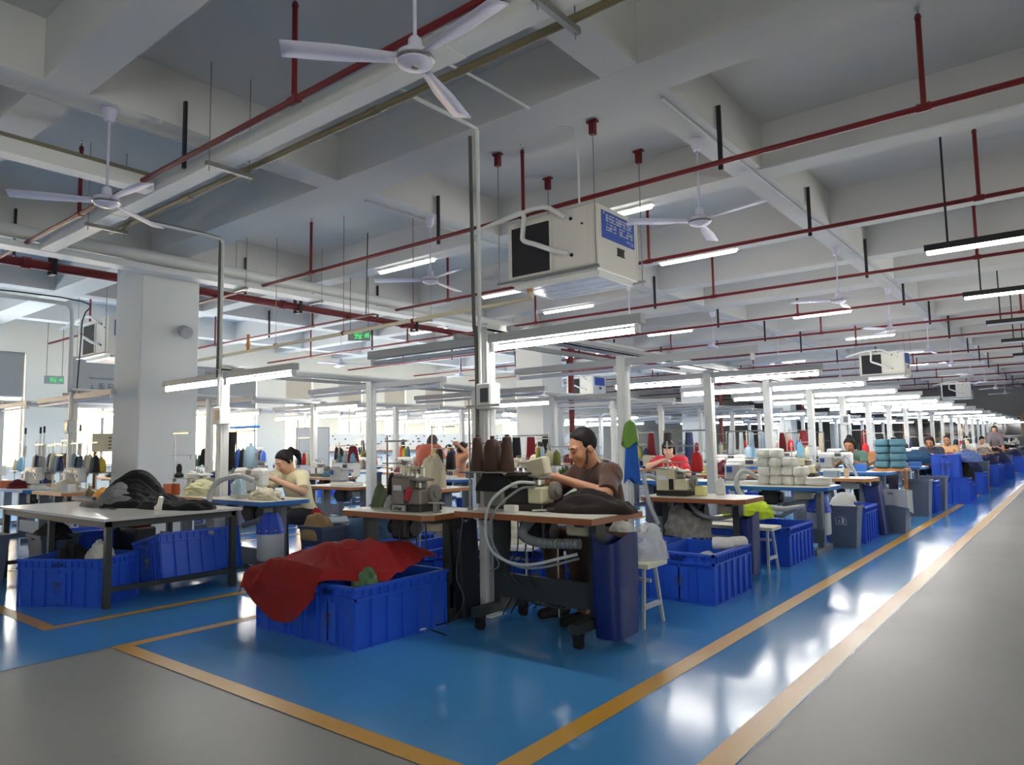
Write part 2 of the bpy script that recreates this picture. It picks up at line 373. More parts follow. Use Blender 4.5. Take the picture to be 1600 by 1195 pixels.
for y in (1.5, 3.4, 7.5, 10.5, 13.2, 17, 20, 23):
    ob('coupling', MB().cyl((0, y - .05, 0), (0, y + .05, 0), .085, n=14), M_RED, t)
    ob('bracket', MB().box(-.1, -.08, y + .3, y + .36, -.12, .25).box(.08, .1, y + .3, y + .36, -.12, .25).box(-.1, .1, y + .3, y + .36, -.12, -.1), M_BLACK, t)
t = thing('fire_riser_pipe', 'vertical red fire riser beside the second column', 'pipe', (-10.22, 15.3, 0))
ob('pipe', MB().cyl((0, 0, 0), (0, 0, 3.9), .075, n=14), M_RED, t)
g = MB(); g.M = Matrix.Translation((.0, -.079, 0)); glyphs(g, -.04, .04, 1.5, 1.58, 1, 4); glyphs(g, -.04, .04, 1.4, 1.48, 1, 5); glyphs(g, -.04, .04, 1.3, 1.38, 1, 6)
ob('lettering', g, M_PRINT, t, sharp=None)
tag(ob('fire_riser_pipe', MB().cyl((-10.2, 25, 0), (-10.2, 25, 3.9), .075, n=12), M_RED), 'vertical red fire riser farther back behind the aisle rows', 'pipe')
tag(ob('fire_riser_pipe', MB().cyl((-10.2, 34.7, 0), (-10.2, 34.7, 3.9), .075, n=12), M_RED), 'most distant vertical red riser near the end wall', 'pipe')

# ------------------------------------------------------------------ ducts, trays, conduits
def strut(t, x, y, z, w, along):      # a strut channel with two threaded rods to the slab
    s = part('support', ('strut', w, along), lambda: MB().box(*((-w / 2, w / 2, -.02, .02, -.02, .02) if along == 'x' else (-.02, .02, -w / 2, w / 2, -.02, .02))), M_STEEL, t, (x, y, z))
    for k in (-1, 1):
        dx, dy = (k * (w / 2 - .03), 0) if along == 'x' else (0, k * (w / 2 - .03))
        part('rod', ('rod', round(SLAB - z, 2)), lambda: MB().cyl((0, 0, -.06), (0, 0, SLAB - z - .01), .005, n=6), M_STEEL, t, (x + dx, y + dy, z))
t = thing('ceiling_duct', 'white round duct above a flat cable tray running past the near column', 'duct')
ob('duct', MB().cyl((-10.07, YB + .1, 4.02), (-10.07, YF - 4, 4.02), .09, n=18), M_WHITE, t)
ob('tray', MB().box(-10.2, -9.93, YB + .1, YF - 4, 3.8, 3.88), M_WHITE, t)
for y in (2.3, 5.9, 7.3, 9.9, 12.9, 16.): strut(t, -10.06, y, 3.78, .36, 'x')
t = thing('cable_trunking', 'white rectangular trunking crossing the near ceiling above the front crates', 'trunking')
ob('channel', MB().box(-9.9, XR - .1, 3.1, 3.27, 3.8, 3.93), M_WHITE, t)
for x in (-1.1, -3.0, -5.4, -7.9): ob('joint_sleeve', MB().box(x - .06, x + .06, 3.095, 3.275, 3.795, 3.935), M_WHITE, t)
for x in (-5.74, -8.3, -2.2): strut(t, x, 3.24, 3.77, .44, 'y')
tag(ob('drain_pipe', MB().cyl((-8.6, 3.4, 3.82), (XR - .1, 3.4, 3.82), .028, n=12).cyl((-4.05, 3.4, 3.82), (-3.95, 3.4, 3.82), .034, n=12).cyl((-6.9, 3.4, 3.82), (-6.75, 3.4, 3.82), .036, n=12), M_BROWN),
    'olive brown pipe running under the near white trunking', 'pipe')
t = thing('cable_trunking', 'beige trunking running toward the camera at the upper left', 'trunking')
ob('channel', MB().box(-7.0, -6.83, YB + .1, 3.08, 3.8, 3.93), M_WHITE, t); ob('cover', MB().box(-7.02, -6.81, YB + .1, 3.08, 3.93, 3.96), mat('olive_cover', (120, 116, 96), .6), t)
for y in (-1.2, 1.6): strut(t, -6.91, y, 3.78, .3, 'x')
# air conditioner drain running left from the unit
t = thing('drain_pipe', 'beige drain pipe running left from the near ceiling air conditioner', 'pipe')
ob('pipe', MB().tube(bez([(-4.82, 6.42, 3.1), (-4.82, 6.42, 3.0), (-4.9, 6.42, 2.97), (-6, 6.42, 2.96), (-8, 6.42, 2.94), (-13.5, 6.42, 2.9)], 5), .026, 10), M_BEIGE, t)
ob('elbow', MB().cyl((-4.82, 6.42, 3.04), (-4.82, 6.42, 3.13), .034, n=10), M_EDGEO, t)
for x in (-6.75, -8.2, -9.9):
    ob('clamp', MB().cyl((x - .02, 6.42, 2.945), (x + .02, 6.42, 2.945), .034, n=10).cyl((x, 6.42, 2.97), (x, 6.42, SLAB - .02), .004, n=6), M_RED if x > -9 else M_STEEL, t)
tag(ob('valve_pipe', MB().cyl((-10.7, 6.42, 2.93), (-10.7, 6.42, 3.2), .025, n=10).cyl((-10.7, 6.42, 3.0), (-10.7, 6.42, 3.06), .035, n=10), M_EDGEO), 'short brass coloured standpipe on the beige drain pipe', 'pipe')

def conduit(label, pts, m, r=.014):
    tag(ob('conduit', MB().tube(bez(pts, 4), r, 8), m), label, 'conduit')
conduit('white conduit dropping from the ceiling to the front aisle post', [(-3.66, 3.28, 3.86), (-3.66, 4.1, 3.86), (-3.66, 4.19, 3.84), (-3.66, 4.2, 3.75), (-3.66, 4.2, 2.9), (-3.66, 4.2, 1.76)], M_WHITE, .016)
conduit('dark conduit beside the white one above the front aisle post', [(-3.74, 4.2, 3.82), (-3.73, 4.2, 3.0), (-3.72, 4.2, 2.25), (-3.70, 4.2, 2.15), (-3.70, 4.2, .85)], mat('dark_conduit', (92, 90, 78), .5), .015)
conduit('white conduit lying along the ceiling beam to the front post', [(-3.5, 3.3, 4.1), (-3.5, 4.0, 4.16), (-3.5, 4.7, 4.17)], M_WHITE, .012)
conduit('white conduit dropping to the second row post', [(-7.58, 3.4, 3.72), (-7.58, 4.1, 3.72), (-7.58, 4.2, 3.68), (-7.58, 4.21, 3.5), (-7.58, 4.21, 1.75)], M_WHITE, .017)
conduit('dark conduit beside the white one above the second row post', [(-7.64, 3.4, 3.75), (-7.64, 4.13, 3.75), (-7.64, 4.21, 3.7), (-7.64, 4.21, 3.5), (-7.64, 4.21, 2.12)], mat('dark_conduit', (92, 90, 78), .5), .016)
conduit('thick pale conduit dropping to the left rear post', [(-11.9, 2.6, 3.55), (-11.9, 4.0, 3.55), (-11.9, 4.16, 3.5), (-11.9, 4.2, 3.3), (-11.9, 4.2, 2.2)], M_WHITE, .03)
conduit('black cable hanging beside the left rear post conduit', [(-11.84, 2.6, 3.6), (-11.82, 4.3, 3.6), (-11.84, 4.32, 3.3), (-11.9, 4.3, 2.2)], M_BLACK, .01)
conduit('grey conduit along the beam over the near left fan', [(-6.4, YB + .2, 4.18), (-6.4, 1, 4.18), (-6.4, 4.4, 4.18)], M_GREYP, .012)
conduit('grey conduit along the beam over the aisle fans', [(-2.56, 5.3, 4.185), (-2.56, 12, 4.185), (-2.56, 30, 4.185)], M_GREYP, .012)
conduit('grey conduit along the second beam behind the air conditioner', [(-6.38, 5.3, 4.185), (-6.38, 12, 4.185), (-6.38, 30, 4.185)], M_GREYP, .012)
conduit('white conduit crossing the ceiling to the near air conditioner', [(-5.9, 5.4, 4.66), (-4.2, 6.0, 4.66), (-3.95, 6.1, 4.5), (-3.93, 6.12, 3.8)], M_WHITE, .011)
conduit('white conduit crossing under the beam toward the black lamp', [(-2.5, 7.45, 4.19), (-1.5, 7.46, 4.19), (.4, 7.46, 4.19)], M_WHITE, .01)
conduit('thin hanging black cable left of the exit sign', [(-8.6, 7.2, 4.68), (-8.62, 7.2, 4), (-8.7, 7.25, 3.38)], M_BLACK, .008)

# ------------------------------------------------------------------ ceiling fans
def blade_mb():
    return MB().grid(lambda u, v: (.1 + u * .6, (v - .5) * (.06 + .06 * min(1, u * 2)) + .012 * u, .012 * (v - .5) * 2 - .012 * u), 8, 2)
def fan(x, y, ztop, zf, rot, label):
    t = thing('ceiling_fan', label, 'fan', (x, y, zf), rot, 'white ceiling fans')
    h = round(ztop - zf, 2)
    part('canopy', 'fcan', lambda: MB().lathe([(.0, -.11), (.035, -.11), (.05, -.06), (.062, 0)], 16), M_FAN, t, (0, 0, h))
    part('rod', ('frod', h), lambda: MB().cyl((0, 0, .08), (0, 0, h - .1), .011, n=8), M_FAN, t)
    part('motor', 'fmot', lambda: MB().lathe([(.0, -.05), (.06, -.05), (.098, -.03), (.105, -.005), (.098, .025), (.06, .045), (.042, .05), (.036, .11), (.018, .13)], 20), M_FAN, t)
    part('trim_ring', 'ftrim', lambda: MB().lathe([(.1, -.022), (.109, -.015), (.109, -.005), (.1, 0)], 20).lathe([(.0, -.056), (.02, -.054), (.022, -.048)], 12), M_CHROME, t)
    for k in range(3):
        b = part('blade', 'fblade', blade_mb, M_FAN, t, rot=(0, 0, k * 2 * PI / 3))
        b.modifiers.new('thickness', 'SOLIDIFY').thickness = .006
        part('blade_arm', 'farm', lambda: MB().box(.07, .17, -.018, .018, -.004, .006), M_FAN, b)
FANS = [(-2.69, 2.58, R_(-10), 'white ceiling fan nearest the camera, over the front crates'), (-6.27, 2.44, R_(0), 'white ceiling fan at the upper left over the cutting table'),
        (-2.7, 6.31, R_(-18), 'white ceiling fan right of the near air conditioner'), (-6.3, 6.29, R_(-18), 'white ceiling fan left of the near air conditioner'),
        (-2.72, 11.38, R_(-27), 'white ceiling fan over the aisle row, fourth from the camera'), (-2.72, 15.14, R_(0), 'white ceiling fan over the aisle row, fifth from the camera')]
k = 5
for y in (19.6, 23.5, 28, 32.5, 37, 42): FANS.append((-2.72, y, R_(17 * k), 'white ceiling fan over the aisle row, %s from the camera' % ORD[k])); k += 1
k = 1
for y in (11.4, 15.2, 19.6, 26, 32.5): FANS.append((-6.3, y, R_(23 * k), 'white ceiling fan over the second row, %s behind the air conditioner' % ORD[k])); k += 1
k = 0
for x, y in ((-14.4, 6.4), (-14.4, 11.2), (-14.4, 15.6), (-14.4, 21)): FANS.append((x, y, R_(31 * k), 'white ceiling fan near the left windows, %s from the camera' % ORD[k])); k += 1
for x, y, r, lb in FANS: fan(x, y, BEAM, 3.4, r, lb)

# ------------------------------------------------------------------ ceiling air conditioners
M_AC = mat('warm_white_panel', (222, 220, 212), .45)
M_GRILLE = mat('black_mesh_grille', (30, 31, 38), .7)
M_SIGN = mat('blue_sign', (44, 84, 178), .5, var=.12, scale=3)
M_DIFF = mat('pale_diffuser', (206, 212, 222), .12)
def aircon(x, y, label, near=False, mirror=False):
    t = thing('air_conditioner', label, 'air conditioner', (x, y, 3.12), PI if mirror else 0, 'ceiling air conditioners')
    W, D, H = 1.2, .88, .72
    b = part('casing', 'accase', lambda: MB().box(0, W, 0, D, 0, H, .012), M_AC, t)
    part('grille', 'acgr', lambda: MB().box(.07, .6, -.012, .004, .08, .64), M_GRILLE, t)
    fr = MB().box(.05, .62, -.018, .0, .05, .08).box(.05, .62, -.018, 0, .64, .67).box(.04, .07, -.018, 0, .05, .67).box(.6, .63, -.018, 0, .05, .67)
    CACHE.setdefault(('acfr', M_AC.name), fr.mesh('grille_frame', M_AC)); link('grille_frame', CACHE[('acfr', M_AC.name)], t)
    part('corner_post', 'acpost', lambda: MB().box(W - .11, W - .1, -.006, .0, .02, H - .02).box(W + .0, W + .006, D - .03, D, .02, H - .02), M_AC, t)
    sg = part('sign', 'acsign', lambda: MB().box(W, W + .006, .1, .8, .36, .66), M_SIGN, t)
    if near:
        g = MB(); g.M = Matrix.Translation((W + .008, 0, 0)) @ Matrix.Rotation(PI / 2, 4, 'Z')
        glyphs(g, .18, .74, .55, .63, 8, 11); glyphs(g, .18, .4, .45, .53, 3, 12); glyphs(g, .46, .76, .45, .53, 4, 13); glyphs(g, .12, .16, .62, .65, 1, 14); glyphs(g, .62, .78, .38, .42, 3, 15)
        ob('lettering', g, M_PRINT, sg, sharp=None)
    part('vent_slot', 'acslot', lambda: MB().box(W, W + .006, .42, .56, .22, .3).box(W, W + .01, .41, .57, .215, .225).box(W, W + .01, .41, .57, .295, .305), M_BLACK, t)
    part('lock', 'aclock', lambda: MB().cyl((.88, -.012, .2), (.88, 0, .2), .02, n=8).cyl((.88, -.012, .6), (.88, 0, .6), .02, n=8).cyl((1.02, -.01, .52), (1.02, 0, .52), .012, n=8), M_BLACK, t)
    fl = part('diffuser_frame', 'acdif', lambda: MB().box(.04, W - .04, .06, .09, -.05, 0).box(.04, W - .04, D - .09, D - .06, -.05, 0).box(.04, .07, .06, D - .06, -.05, 0).box(W - .07, W - .04, .06, D - .06, -.05, 0), M_WHITE, t)
    for k in range(3):
        part('diffuser', 'acdv', lambda: MB().box(.085, .43, .1, D - .1, -.045, -.03).box(.12, .4, .2, .22, -.05, -.03).box(.12, .4, .42, .44, -.05, -.03).box(.12, .4, .62, .64, -.05, -.03), M_DIFF, t, (k * .345, 0, 0))
    for i, (dx, dy) in enumerate(((-.08, -.06), (W + .02, -.06), (-.08, D + .06), (W + .02, D + .06))):
        part('hanging_rod', 'acrod', lambda: MB().cyl((0, 0, -.03), (0, 0, SLAB - 3.12), .006, n=6), M_STEEL, t, (dx, dy, 0))
        part('anchor', 'acanch', lambda: MB().box(-.03, .03, -.03, .03, -.16, -.02).box(-.06, .06, -.03, .03, -.03, -.01), M_RED, t, (dx, dy, SLAB - 3.12))
    for yy in (-.06, D + .06): part('support', 'acsup', lambda: MB().box(-.1, W + .05, -.02, .02, .0, .03), M_STEEL, t, (0, yy, 0))
    part('pipe', 'acpipe', lambda: MB().tube(bez([(-.3, -.3, .6), (.1, -.16, .72), (.35, -.16, .73), (.36, -.18, .5), (.37, -.18, .42), (.5, -.14, .36), (.72, -.1, .26), (.84, -.02, .22)], 4), .028, 8).tube(bez([(.1, -.16, .72), (.6, -.12, .76), (.82, -.02, .62)], 4), .026, 8), M_WHITE, t)
aircon(-5.02, 6.27, 'white ceiling air conditioner with a blue sign above the front post', True)
aircon(-5.0, 22.9, 'white ceiling air conditioner with a dark grille, second along the aisle row')
aircon(-5.0, 38.8, 'small distant ceiling air conditioner near the far wall')
aircon(-15.3, 22.6, 'white ceiling air conditioner behind the second column')
aircon(-15.3, 5.6, 'white ceiling air conditioner just left of the near column')
aircon(-11.9, 33.0, 'distant ceiling air conditioner in the middle of the hall')

# ------------------------------------------------------------------ ceiling lamps
def batten(x0, x1, y, label):
    t = thing('ceiling_light', label, 'light', (x0, y, BEAM), 0, 'ceiling batten lights'); L = round(x1 - x0, 2)
    part('base', ('batb', L), lambda: MB().box(0, L, -.045, .045, -.03, 0), M_WHITE, t)
    part('tube', ('batt', L), lambda: MB().box(.02, L - .02, -.035, .035, -.07, -.03, .02), M_LED, t)
BAT = [(-5.12, 10.3), (-8.85, 7.65), (-5.15, 7.65), (-8.9, 10.3), (-5.1, 17.05), (-5.1, 21.85), (-8.9, 17.05), (-5.1, 26.7), (-5.1, 31.5), (-8.9, 26.7), (-5.1, 38.8), (-13.2, 12.45), (-13.2, 19.45), (-9., 12.45)]
for i, (x, y) in enumerate(BAT):
    row = {-5: 'over the aisle row', -9: 'over the second row', -13: 'over the rows by the windows'}[round(x / 4.2) * 4 - 1 if x > -7 else (-9 if x > -10 else -13)]
    n = sum(1 for a, b in BAT if abs(a - x) < 1.5 and b < y)
    batten(x, x + 1.3, y, 'lit batten lamp on a beam %s, %s from the camera' % (row, ORD[n]))
def blackbar(x0, x1, y, z, lit, label):
    t = thing('pendant_light', label, 'light', (x0, y, z), 0, 'black linear lamps over the aisle'); L = round(x1 - x0, 2)
    part('housing', ('bbh', L), lambda: MB().box(0, L, -.05, .05, .03, .1), M_BLACK, t)
    part('diffuser', ('bbd', L), lambda: MB().box(.02, L - .02, -.045, .045, .0, .03), M_LED if lit else M_TUBEOFF, t)
    for dx in (.22, L - .22):
        part('rod', ('bbr', z), lambda: MB().cyl((0, 0, .1), (0, 0, SLAB - z), .012, n=6).cyl((0, 0, SLAB - z - .03), (0, 0, SLAB - z), .04, n=8), M_BLACK, t, (dx, 0, 0))
for i, (y, lit) in enumerate(((8.84, 1), (12.13, 1), (15.4, 0), (18.6, 0), (22, 0))):
    blackbar(-1.2, .7, y, 3.3, lit, 'black linear lamp hanging over the right aisle, %s from the camera' % ORD[i])
# exit signs, speaker, smoke detector
M_EXIT = mat('green_exit_light', (40, 190, 90), .5, emit=1.2)
def exitsign(x, y, z, rz, label):
    t = thing('exit_sign', label, 'sign', (x, y, z), rz)
    ob('box', MB().box(-.19, .19, -.02, .02, -.09, .09, .006), mat('grey_sign_box', (150, 152, 150), .5), t)
    g = MB(); glyphs(g, -.08, .06, -.055, .06, 2, 21, -.022); glyphs(g, .09, .17, -.04, .05, 1, 22, -.022); ob('lit_figure', g, M_EXIT, t, sharp=None)
    ob('hanger', MB().cyl((-.15, 0, .09), (-.15, 0, SLAB - z), .005, n=6).cyl((.15, 0, .09), (.15, 0, SLAB - z), .005, n=6), M_BLACK, t)
exitsign(-9.5, 7.77, 3.2, R_(45), 'small green exit sign hanging near the middle of the hall')
exitsign(-18.2, 6.1, 2.95, R_(70), 'small green exit sign on the left wall')
t = thing('wall_speaker', 'small grey round speaker on the near column', 'speaker', (-10.35, 5.12, 3.05), 0)
ob('bracket', MB().box(0, .06, -.02, .02, -.02, .08), M_WHITE, t); ob('horn', MB().at(.1, 0, 0, ry=R_(110)).lathe([(.0, -.12), (.06, -.11), (.085, -.04), (.09, .08), (.075, .085), (.0, .06)], 18), M_GREYP, t)
tag(ob('smoke_detector', MB().lathe([(.0, -.045), (.03, -.045), (.05, -.02), (.055, 0)], 14, (-4.0, 5.6, SLAB)), M_WHITE), 'white smoke detector on the ceiling slab above the air conditioner', 'detector')

# ------------------------------------------------------------------ row frames: posts, lamp arms, trays
M_PANEL = mat('grey_screen', (70, 76, 82), .3)
def post_mb(): return MB().box(-.05, .05, -.05, .05, 0, 2.2).box(-.056, -.05, -.02, .02, .05, 2.15).box(.05, .056, -.02, .02, .05, 2.15).box(-.02, .02, -.056, -.05, .05, 2.15).box(-.09, .09, -.09, .09, 0, .012)
def arm_mb(): return MB().prof_x([(-.034, .0), (.034, .0), (.034, .07), (-.034, .07)], .05, 1.4)
def lamp_mb(): return MB().cyl((.1, 0, -.04), (1.34, 0, -.04), .02, n=10)
def cap_mb(): return MB().box(-.015, .015, -.02, .02, -.06, .0)
ROWN = {0: 'aisle row', 1: 'second row from the aisle', 2: 'third row from the aisle', 3: 'row nearest the windows'}
BAYX = [-3.65, -7.6, -11.9, -15.2]
NPOST = [21, 17, 15, 11]
PITCH = 2.17
def lit(b, k, side):
    if b == 0: return not (k == 1 or (k == 0 and side < 0)) and (k < 9 or k % 2 == 0)
    if b == 1: return (k == 0) or (k == 3 and side < 0) or (k > 6 and k % 2 == 0)
    if b == 2: return (k, side) in ((2, 1), (4, -1), (3, -1)) or (k > 6 and k % 2 == 1)
    return k > 0
for b, bx in enumerate(BAYX):
    for k in range(NPOST[b]):
        y = 4.26 + PITCH * k
        if b == 2 and k and min(abs(y - q) for q in MAINY) < .65: continue      # the column stands here
        t = thing('light_post', 'white post with lamp arms, %s from the front in the %s' % (ORD[k], ROWN[b]), 'post', (bx, y, 0), 0, 'white lamp posts along the sewing rows')
        part('post', 'post', post_mb, M_WHITE, t)
        for s in (1, -1):
            a = part('lamp_arm', 'parm', arm_mb, M_GREYP, t, (0, 0, 2.1), (0, 0, 0 if s > 0 else PI))
            part('lamp_tube', 'ptube', lamp_mb, M_TUBE if lit(b, k, s) else M_TUBEOFF, a)
            for q in (.085, 1.355): part('lamp_holder', 'pcap', cap_mb, M_WHITE, a, (q, 0, 0))
        if k == 0 and b < 3 or (b, k) in ((0, 5),):
            c = part('display_box', 'pbox', lambda: MB().box(-.02, .13, -.11, .02, 0, .2, .01), M_WHITE, t, (0, 0, 1.58))
            part('screen', 'pscr', lambda: MB().box(.03, .11, -.114, -.109, .05, .16), M_PANEL, c)
    t = thing('cable_tray', 'white cable tray running along the post tops of the %s' % ROWN[b], 'tray', (bx, 4.2, 2.2))
    L = PITCH * (NPOST[b] - 1) + .2
    ob('tray', MB().box(-.07, .07, 0, L, 0, .012).box(-.07, -.062, 0, L, 0, .06).box(.062, .07, 0, L, 0, .06), M_WHITE, t)
    ob('side_rail', MB().box(-.3, -.26, 0, L, -.03, .01).box(.26, .3, 0, L, -.03, .01), M_GREYP, t)

# ------------------------------------------------------------------ sewing tables, machines, thread stands
def sewing_table(x0, x1, y0, y1, z, edge, leg, label, casters=False, far=False, bar=True, rz=0, inset=.17, front=.02):
    w, d = round(x1 - x0, 2), round(y1 - y0, 2)
    t = thing('sewing_table', label, 'table', ((x0 + x1) / 2, (y0 + y1) / 2, 0), rz, 'sewing tables')
    hw, hd = w / 2, d / 2; c = .07
    poly = [(-hw + c, -hd), (hw - c, -hd), (hw, -hd + c), (hw, hd - c), (hw - c, hd), (-hw + c, hd), (-hw, hd - c), (-hw, -hd + c)] if not casters else [(-hw, -hd), (hw, -hd), (hw, hd), (-hw, hd)]
    part('tabletop', ('ttop', w, d, casters), lambda: MB().prism([(x * .997, y * .997) for x, y in poly], -.038, .002), M_TOP, t, (0, 0, z))
    part('edge_band', ('tedge', w, d, casters), lambda: MB().prism(poly, -.042, -.002), edge, t, (0, 0, z))
    zb = .1 if casters else 0
    lx = hw - inset
    for s in (-1, 1):
        L = part('leg', ('tleg', z, zb), lambda: MB().box(-.03, .03, -.06, .06, zb + .05, z - .04).box(-.035, .035, -.22, .22, z - .07, z - .04), leg, t, (s * lx, 0, 0))
        part('foot', ('tfoot', d, zb, front), lambda: MB().box(-.035, .035, -hd + front, hd - .02, zb, zb + .06), leg, L)
        if casters:
            for q in (-1, 1):
                part('caster', 'cast', lambda: MB().cyl((-.022, 0, .032), (.022, 0, .032), .032, n=14).box(-.028, -.022, -.03, .02, .02, .085).box(.022, .028, -.03, .02, .02, .085).box(-.03, .03, -.035, .025, .08, .1), M_RUBBER, L, (0, q * (hd - .08), 0))
    if bar:
        part('crossbar', ('tbar', w, zb, inset), lambda: MB().box(-lx - .03, lx + .03, -.02, .02, zb + .1, zb + .27), leg, t, (0, -.03, 0))
    if not far:
        part('motor', 'tmotor', lambda: MB().box(-.09, .09, -.08, .08, -.24, -.045, .02).cyl((-.14, 0, -.15), (.13, 0, -.15), .065, n=14), M_BLACK, t, (-.1, .05, z))
        part('control_box', 'tctl', lambda: MB().box(-.11, .11, -.07, .07, -.16, -.05, .01), mat('beige_control_box', (196, 190, 164), .5), t, (.28, .06, z))
        part('pedal', 'tped', lambda: MB().box(-.14, .14, -.09, .09, .06, .075).cyl((-.24, .0, .06), (.24, 0, .06), .008, n=6), leg, t, (0, .1, zb))
        part('pedal_rod', ('tprod', z), lambda: MB().cyl((0, 0, .08), (0, 0, z - .2), .006, n=6), M_CHROME, t, (.02, .1, 0))
    return t

M_MBEIGE = mat('beige_machine_enamel', (206, 198, 168), .4, var=.08, scale=12)
M_MGREY = mat('grey_machine_enamel', (128, 122, 116), .4, .2, var=.2, scale=16)
M_MGREEN = mat('green_machine_plate', (120, 146, 124), .4)
M_MWHITE = mat('white_machine_enamel', (230, 230, 226), .35)
M_MSILV = mat('silver_machine_housing', (172, 174, 176), .35, .3)
M_MDARK = mat('oily_dark_casting', (52, 48, 44), .45, .3, var=.3, scale=20)
M_YELLOW = mat('pale_yellow_cover', (226, 222, 150), .45)
def overlock(x, y, z, body, cover, label, rz=0, far=False, plate=None):
    t = thing('overlock_machine', label, 'sewing machine', (x, y, z), rz, 'overlock sewing machines')
    part('base', 'ovb', lambda: MB().box(-.17, .17, -.12, .12, 0, .055, .008), M_MDARK, t)
    part('housing', 'ovh', lambda: MB().prof_x([(-.1, .055), (.1, .055), (.1, .2), (.06, .27), (-.085, .27), (-.1, .25)], -.17, .03), body, t)
    part('front_cover', 'ovc', lambda: MB().box(.035, .165, -.115, .1, .055, .17, .012).box(.05, .15, -.119, -.113, .07, .15), cover, t)
    part('top_plate', 'ovt', lambda: MB().prof_y([(-.16, .27), (.12, .23), (.12, .245), (-.16, .285)], -.09, .08), plate or body, t)
    if far: return t
    for k in range(4):
        part('tension_knob', 'ovk', lambda: MB().cyl((0, 0, 0), (0, 0, .03), .013, .011, n=10).cyl((0, 0, .03), (0, 0, .05), .006, n=8), M_CHROME, t, (-.12 + k * .05, -.02, .275 - k * .006))
    part('handwheel', 'ovw', lambda: MB().cyl((.165, .02, .14), (.2, .02, .14), .065, n=18).cyl((.2, .02, .14), (.215, .02, .14), .03, n=12), M_MGREY, t)
    part('presser_arm', 'ova', lambda: MB().box(.03, .1, -.05, .03, .17, .23, .012).cyl((.07, -.01, .08), (.07, -.01, .2), .01, n=8).box(.05, .09, -.1, .02, .075, .083), M_CHROME, t)
    part('thread_guide', 'ovg', lambda: MB().tube([(-.15, .03, .28), (-.15, .03, .33), (.06, .03, .33), (.06, .03, .26)], .004, 6), M_CHROME, t)
    part('looper_opening', 'ovo', lambda: MB().box(-.03, .02, -.104, -.099, .06, .17), M_BLACK, t)
    part('name_plate', 'ovn', lambda: MB().box(-.15, -.06, -.104, -.1, .16, .2), M_PRINT, t)
    return t
def lockstitch(x, y, z, label, rz=0, far=False, motor=None, arm=None):
    t = thing('lockstitch_machine', label, 'sewing machine', (x, y, z), rz, 'lockstitch sewing machines')
    motor = motor or M_MSILV; arm = arm or M_MWHITE
    part('bed', 'lkb', lambda: MB().box(-.27, .27, -.09, .09, 0, .045, .006), arm, t)
    part('motor_housing', 'lkm', lambda: MB().box(-.28, -.05, -.1, .1, .045, .27, .03), motor, t)
    part('arm', 'lka', lambda: MB().box(-.27, .26, -.065, .065, .22, .32, .03).box(.15, .26, -.055, .055, .12, .26, .02), arm, t)
    if far: return t
    part('logo_panel', 'lkl', lambda: MB().box(-.24, -.17, -.104, -.099, .15, .22), mat('navy_logo_panel', (24, 62, 140), .4), t)
    part('needle_bar', 'lkn', lambda: MB().cyl((.2, 0, .05), (.2, 0, .13), .006, n=8).box(.17, .23, -.02, .02, .046, .055).cyl((.23, 0, .32), (.23, 0, .345), .008, n=8), M_CHROME, t)
    part('handwheel', 'lkw', lambda: MB().cyl((-.32, 0, .2), (-.28, 0, .2), .06, n=18), M_BLACK, t)
    part('screen', 'lks', lambda: MB().box(-.02, .1, -.05, .05, .32, .328).box(-.01, .09, -.068, -.064, .25, .3), M_PANEL, t)
    part('tension_disc', 'lkt', lambda: MB().cyl((.2, -.055, .21), (.2, -.075, .21), .02, n=12), M_CHROME, t)
    return t
def stand_cross_mb(w, h): return MB().box(-.02, w, -.012, .012, h, h + .016).cyl((.0, 0, h + .008), (.0, 0, h + .05), .006, n=6)
def thread_stand(x, y, z, h, w, label, rz=0, far=False, tray=.2, cones=()):
    t = thing('thread_stand', label, 'thread stand', (x, y, z), rz, 'thread stands on the sewing tables')
    part('pole', ('spole', h), lambda: MB().cyl((0, 0, 0), (0, 0, h), .009, n=8).cyl((0, 0, 0), (0, 0, .02), .022, n=8), M_CHROME, t)
    part('guide_bar', ('sbar', h, w), lambda: stand_cross_mb(w, h - .06), M_CHROME, t)
    if not far: part('lower_bar', ('slbar', h, w), lambda: MB().cyl((-.06, 0, h * .6), (w + .02, .02, h * .6), .005, n=6).cyl((w, .02, h * .6), (w, .02, h * .6 - .05), .005, n=6), M_CHROME, t)
    part('tray', ('stray', w, tray), lambda: MB().box(-.05, w + .05, -.07, .07, tray, tray + .012, .004).box(-.02, .02, -.02, .02, tray - .04, tray), M_STEEL, t)
    return t
def cone_mb(kind):
    if kind == 'tall': return MB().lathe([(.0, 0), (.044, 0), (.046, .01), (.03, .18), (.026, .2), (.012, .205), (.012, .22), (.0, .22)], 14)
    if kind == 'king': return MB().lathe([(.0, 0), (.056, 0), (.062, .01), (.055, .15), (.034, .195), (.014, .2), (.014, .22), (.0, .22)], 16)
    return MB().lathe([(.0, 0), (.038, 0), (.038, .14), (.02, .16), (.01, .165), (.0, .165)], 12)
def cone(x, y, z, col, kind, label, s=1.):
    rgb = COLS[col]
    o = part('thread_cone', ('cone', kind), lambda: cone_mb(kind), mat('thread_' + col, rgb, .7, bump=.15, bscale=200), None, (x, y, z))
    o.scale = (s, s, s); return tag(o, label, 'thread cone', 'thread cones on stands')
COLS = dict(brown=(74, 48, 38), black=(24, 24, 26), white=(232, 232, 228), orange=(232, 96, 44), red=(196, 30, 34), blue=(62, 104, 190), navy=(34, 44, 84), pale_blue=(150, 178, 196),
            slate=(92, 104, 124), yellow=(196, 176, 52), cyan=(120, 178, 206), olive=(110, 112, 40), grey=(160, 164, 168), cream=(226, 216, 180), teal=(70, 120, 126), plum=(60, 36, 48))

